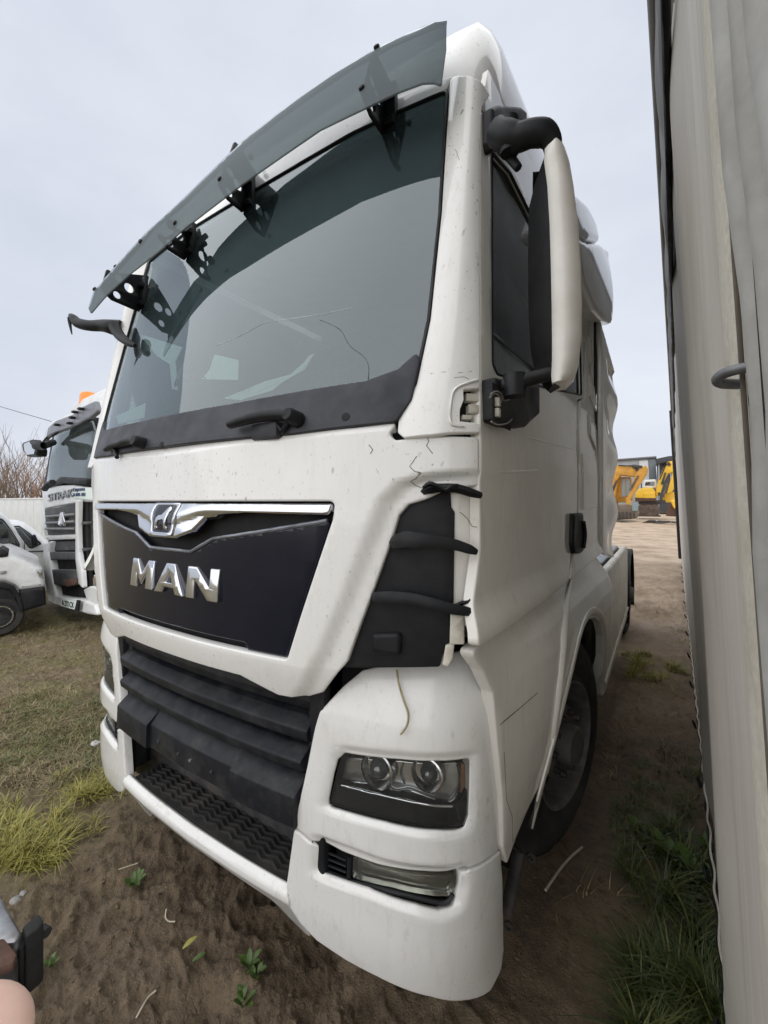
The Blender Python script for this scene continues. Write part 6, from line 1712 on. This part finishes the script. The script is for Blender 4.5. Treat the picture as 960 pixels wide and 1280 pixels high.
yp('boom_ram', [(764, 612), (770, 600), (772, 601), (767, 614)], YE - .2, M_DSTEEL, EX1, .2, .03, .03)
yp('stick_ram', [(786, 612), (797, 594), (799, 595), (789, 613)], YE - .22, M_TRK, EX1, .12, .02, .02)
yp('boom_hose', [(773, 581), (790, 582), (796, 586), (795, 587), (789, 583), (773, 582)], YE - .2, M_BLACK, EX1, .08, .01, .01)
yp('cab_frame', [(781.6, 597), (782.6, 597), (783, 622), (782, 622)], YE + .74, M_YEL, cabx, .03, .005, 0)
YG = 46.0
P = on_y(815, 645, YG); EX2 = thing('excavator', 'bright yellow excavator with white cab roof and raised boom, middle of the yard gap', 'excavator', (P.x, YG, 0), world=True, group='excavators parked across the yard')
tracks(EX2, 797, 825, 645.5, 630, YG)
yp('upper_body', [(794, 617), (798, 611), (815, 609), (820, 615), (820, 626), (794, 627)], YG - .1, M_YEL2, EX2, 2.8, .08, .15)
yp('engine_cover', [(804, 616), (819, 615.5), (820, 625), (805, 625)], YG - .2, M_YEL2, EX2, .3, .06, .1)
yp('turntable', [(798, 626), (832, 625), (832, 629), (798, 630)], YG, M_DSTEEL, EX2, 2.4)
cab2 = yp('cab', [(803, 610), (805, 600), (820, 599), (821, 610)], YG + .2, simple('white_cab', (.68, .69, .68), .4, var=.06), EX2, 1.7, .08, .15)
yp('cab_window', [(806, 607), (807, 602.5), (818, 602), (818, 607)], YG + .17, M_SGLASS, cab2, .03, .01, .04)
yp('boom', [(820, 612), (823, 600), (830, 584), (835, 577), (842, 576), (850, 582), (848, 592), (842, 590), (835, 592), (830, 602), (826, 616), (821, 622)], YG - .3, M_YEL2, EX2, .8, .06, .12)
yp('stick', [(841, 590), (848, 584), (850, 600), (840, 615), (833, 618)], YG - .35, M_YEL2, EX2, .6, .05, .1)
yp('hydraulic_ram', [(826, 605), (831, 590), (833, 591), (829, 606)], YG - .4, M_DSTEEL, EX2, .25, .03, .03)
yp('slew_frame', [(828, 618), (846, 614), (846, 628), (828, 628)], YG + .4, M_YEL2, EX2, 1.5)
for q in ([(834, 580), (837, 578), (839, 581), (836, 583)], [(822, 616), (825, 615), (826, 619), (823, 620)]):
    yp('boom_pin', q, YG - .4, M_DSTEEL, EX2, .1, .02, .03)
yp('boom_ram', [(827, 621), (833, 604), (835, 605), (830, 622)], YG - .4, M_TRK, EX2, .2, .03, .03)
yp('boom_hose', [(824, 599), (831, 582), (836, 577), (837, 578), (832, 583), (825, 600)], YG - .36, M_BLACK, EX2, .06, .01, .01)
yp('exhaust', [(801, 611), (802.2, 611), (802.2, 604), (801, 604)], YG + .8, M_BLACK, EX2, .2, .02, 0)
yp('rust_band', [(794, 622), (805, 622.5), (820, 622.5), (820, 626.5), (794, 627)], YG - .22, M_RUST, EX2, .1, .02, .02)
YH = 36.0
P = on_y(840, 646, YH); EX3 = thing('loader', 'small yellow machine with a rusty red bucket, at the trailer edge', 'loader', (P.x, YH, 0), world=True)
yp('bucket', [(832, 645), (836, 630), (840, 627), (846, 630), (848, 646)], YH, M_RUST, EX3, 1.2, .06, .08)
yp('body', [(838, 626), (843, 624.5), (862, 624), (862, 636), (842, 635)], YH - .2, M_YEL2, EX3, 1.3, .06, .1)
yp('wheel', [(848, 648), (846, 640), (852, 635), (860, 636), (863, 643), (860, 649)], YH - .25, M_RUB, EX3, .4, .05, .1)
yp('arm', [(841, 632), (850, 628), (851, 631), (843, 636)], YH - .3, M_YEL2, EX3, .2, .03, .03)
# grey hall with a paler gable, dark open shed beside it
YL = 74.0
P = on_y(792, 620, YL)
HA = thing('grey_hall', 'long grey sheet metal hall behind the excavators', 'building', (P.x, YL, 0), world=True)
M_HALL = simple('hall_sheet', (.36, .38, .40), .6, var=.08, scale=1, dirt=(.28, .28, .27), dscale=.6, damt=.5)
yp('wall', [(735, 640), (735, 580), (773, 574.5), (819, 571.5), (819, 640)], YL, M_HALL, HA, 16, .05, .0)
yp('roof', [(733, 580), (773, 573.5), (820.5, 570), (820.5, 572.3), (773, 575.5), (733, 582)], YL - .5, simple('hall_roof', (.13, .13, .14), .6), HA, 17, .05, 0)
yp('wall_panel', [(799, 576), (810, 575.2), (812, 600), (812, 626), (799, 626)], YL - .15, simple('pale_panel', (.58, .59, .60), .6, var=.05), HA, .15, .03, 0)
yp('dark_door', [(810.5, 573.5), (819, 573), (821, 596), (821, 626), (812, 626)], YL - .2, simple('dark_door_sheet', (.14, .16, .17), .6), HA, .2, .03, 0)
for k in range(5):
    yp('wall_window', [(742 + k * 11, 586 - k * 1.2), (748 + k * 11, 585.5 - k * 1.2), (748 + k * 11, 592 - k), (742 + k * 11, 592.5 - k)], YL - .1, M_SGLASS, HA, .1, .02, 0)
YS = 66.0
P = on_y(845, 620, YS)
SH_ = thing('dark_shed', 'dark roofed open shed right of the grey hall', 'building', (P.x, YS, 0), world=True)
yp('roof', [(820, 573.5), (836, 570), (880, 568), (880, 576), (836, 577), (821, 580)], YS - .5, simple('shed_roof', (.05, .052, .06), .7), SH_, 13, .05, 0)
yp('wall', [(821, 579), (880, 575), (880, 640), (822, 640)], YS + 1, simple('shed_wall', (.07, .072, .08), .8), SH_, 10, .05, 0)
for u in (823, 838, 856):
    yp('post', [(u, 577), (u + 1.2, 577), (u + 1.2, 642), (u, 642)], YS, M_STEEL, SH_, .25, .02, 0)
# shallow puddles on the yard
m, nt, b = new_mat('puddle_water'); b.inputs['Base Color'].default_value = (.09, .075, .055, 1); b.inputs['Roughness'].default_value = .06
bump(nt, b, noise(nt, 6, 3), .03, .01)
for (u0, u1, v0, v1) in ((806, 850, 650.2, 654), (766, 792, 651, 652.4)):
    A_ = on_z((u0 + u1) / 2, (v0 + v1) / 2, .03); hw = (on_z(u1, (v0 + v1) / 2, .03) - on_z(u0, (v0 + v1) / 2, .03)).length / 2; hd_ = abs(on_z(u0, v0, .03).y - on_z(u0, v1, .03).y) / 2
    r = random.Random(int(u0)); pts = []
    for k in range(28):
        a = 2 * pi * k / 28; q = 1 + .22 * sin(3 * a + u0) + .12 * sin(7 * a)
        x, y = A_.x + hw * q * cos(a), A_.y + hd_ * q * sin(a); pts.append((x, y, .0))
    hm = max(gz(p[0], p[1]) for p in pts) * .4 + .012
    o = mesh_obj('puddle', [(x, y, hm) for x, y, z in pts], [tuple(range(28))], m, None); o['kind'] = 'structure'

# ------------------------------------------------------------------ steel drawbar end with rubber buffer, lower left
DB = thing('drawbar', 'galvanised steel beam end with black rubber buffer, lower left corner', 'drawbar', (-1.45, .30, GZ), world=True)
zd = .78
def dz(u, v, z=zd): return on_z(u, v, z)
def prism(name, px, z, depth, mat, bev=.006, par=DB):
    P_ = [on_z(u, v, z) for u, v in px]; bm = bmesh.new()
    f = bm.faces.new([bm.verts.new(p) for p in P_])
    if f.normal.z < 0: f.normal_flip()
    r_ = bmesh.ops.extrude_face_region(bm, geom=[f])
    for v in r_['geom']:
        if isinstance(v, bmesh.types.BMVert): v.co.z -= depth
    bmesh.ops.recalc_face_normals(bm, faces=bm.faces)
    bmesh.ops.bevel(bm, geom=bm.edges[:], offset=bev, segments=2, profile=.5, affect='EDGES', clamp_overlap=True)
    return bm_obj(name, bm, mat, par, True, None, 40)
prism('beam', [(-60, 1090), (0, 1118), (28, 1165), (18, 1178), (0, 1180), (-80, 1200)], zd, .10, M_STEEL)
prism('beam_end', [(-40, 1180), (6, 1171), (22, 1191), (18, 1202), (-40, 1225)], zd + .005, .02, M_RUST)
prism('beam_box', [(-40, 1186), (4, 1176), (24, 1196), (20, 1206), (-40, 1228)], zd - .022, .16, M_DSTEEL)
prism('rubber_buffer', [(27, 1158), (49, 1140), (55, 1150), (53, 1156), (32, 1172)], zd - .005, .12, M_RUB, .008)
prism('buffer_plate', [(18, 1172), (30, 1160), (34, 1176), (24, 1190)], zd - .02, .14, M_BLACK, .006)
tube('buffer_bolt', [dz(52, 1162, zd - .045), dz(59, 1166, zd - .045)], .010, M_DSTEEL, DB, n=8)
box('beam_leg', (-1.75, .20, GZ - .02), (-1.63, .32, zd - .05), M_DSTEEL, DB, bev=.01)

# ------------------------------------------------------------------ the photographer's hand: one fingertip reaches into the lower left corner
def hand():
    tip = CAM + ray(66, 1222) * .083
    fdir = (RT * .80 + UP * .42 + FW * .30).normalized()          # direction the finger points
    side = fdir.cross(FW).normalized(); nrm = side.cross(fdir).normalized()
    V, E, R = [], [], []
    def add(p, r, prev=None):
        V.append(p); R.append(r)
        if prev is not None: E.append((prev, len(V) - 1))
        return len(V) - 1
    wrist = tip - fdir * .150 + side * .012
    w0 = add(wrist, .026); w1 = add(wrist + fdir * .03, .026, w0); pc = add(wrist + fdir * .06, .026, w1)
    for k, (sp, ln) in enumerate(((-.030, .072), (-.010, .082), (.011, .078), (.031, .062))):
        kn = wrist + fdir * .082 + side * sp
        a = add(kn, .0125, pc)
        if k == 0:        # this one is stretched out towards the lens
            end = tip
            b_ = add(kn.lerp(end, .42) + nrm * .003, .0115, a); c_ = add(kn.lerp(end, .74) + nrm * .002, .0110, b_); add(end - fdir * .009, .0105, c_)
        else:             # the others curl round the telephone, out of the picture
            b_ = add(kn + fdir * ln * .42 - nrm * .006, .0098, a); c_ = add(kn + fdir * ln * .62 - nrm * .026, .0090, b_); add(kn + fdir * ln * .55 - nrm * .044, .0082, c_)
    t0 = add(wrist + fdir * .035 - side * .036, .014, w1); t1 = add(wrist + fdir * .060 - side * .056 - nrm * .01, .0125, t0); add(wrist + fdir * .086 - side * .060 - nrm * .02, .011, t1)
    add(wrist - fdir * .05, .028, w0)
    me = bpy.data.meshes.new('hand'); me.from_pydata([tuple(v) for v in V], E, []); me.update()
    o = bpy.data.objects.new('tmp_hand', me); COL.objects.link(o)
    sk = o.modifiers.new('skin', 'SKIN'); sk.use_smooth_shade = True
    for i, r in enumerate(R): me.skin_vertices[0].data[i].radius = (r, r * .92)
    me.skin_vertices[0].data[0].use_root = True
    su = o.modifiers.new('sub', 'SUBSURF'); su.levels = su.render_levels = 3
    dg = bpy.context.evaluated_depsgraph_get(); dg.update()
    m2 = bpy.data.meshes.new_from_object(o.evaluated_get(dg)); bpy.data.objects.remove(o)
    print('hand', len(m2.vertices), [tuple(round(q, 3) for q in m2.vertices[i].co) for i in range(0, len(m2.vertices), max(1, len(m2.vertices) // 4))], tip)
    return tag(finish('person_hand', m2, M_SKIN, None, True), 'blurred pink fingertip of the photographer in the bottom left corner', 'hand')
hand()
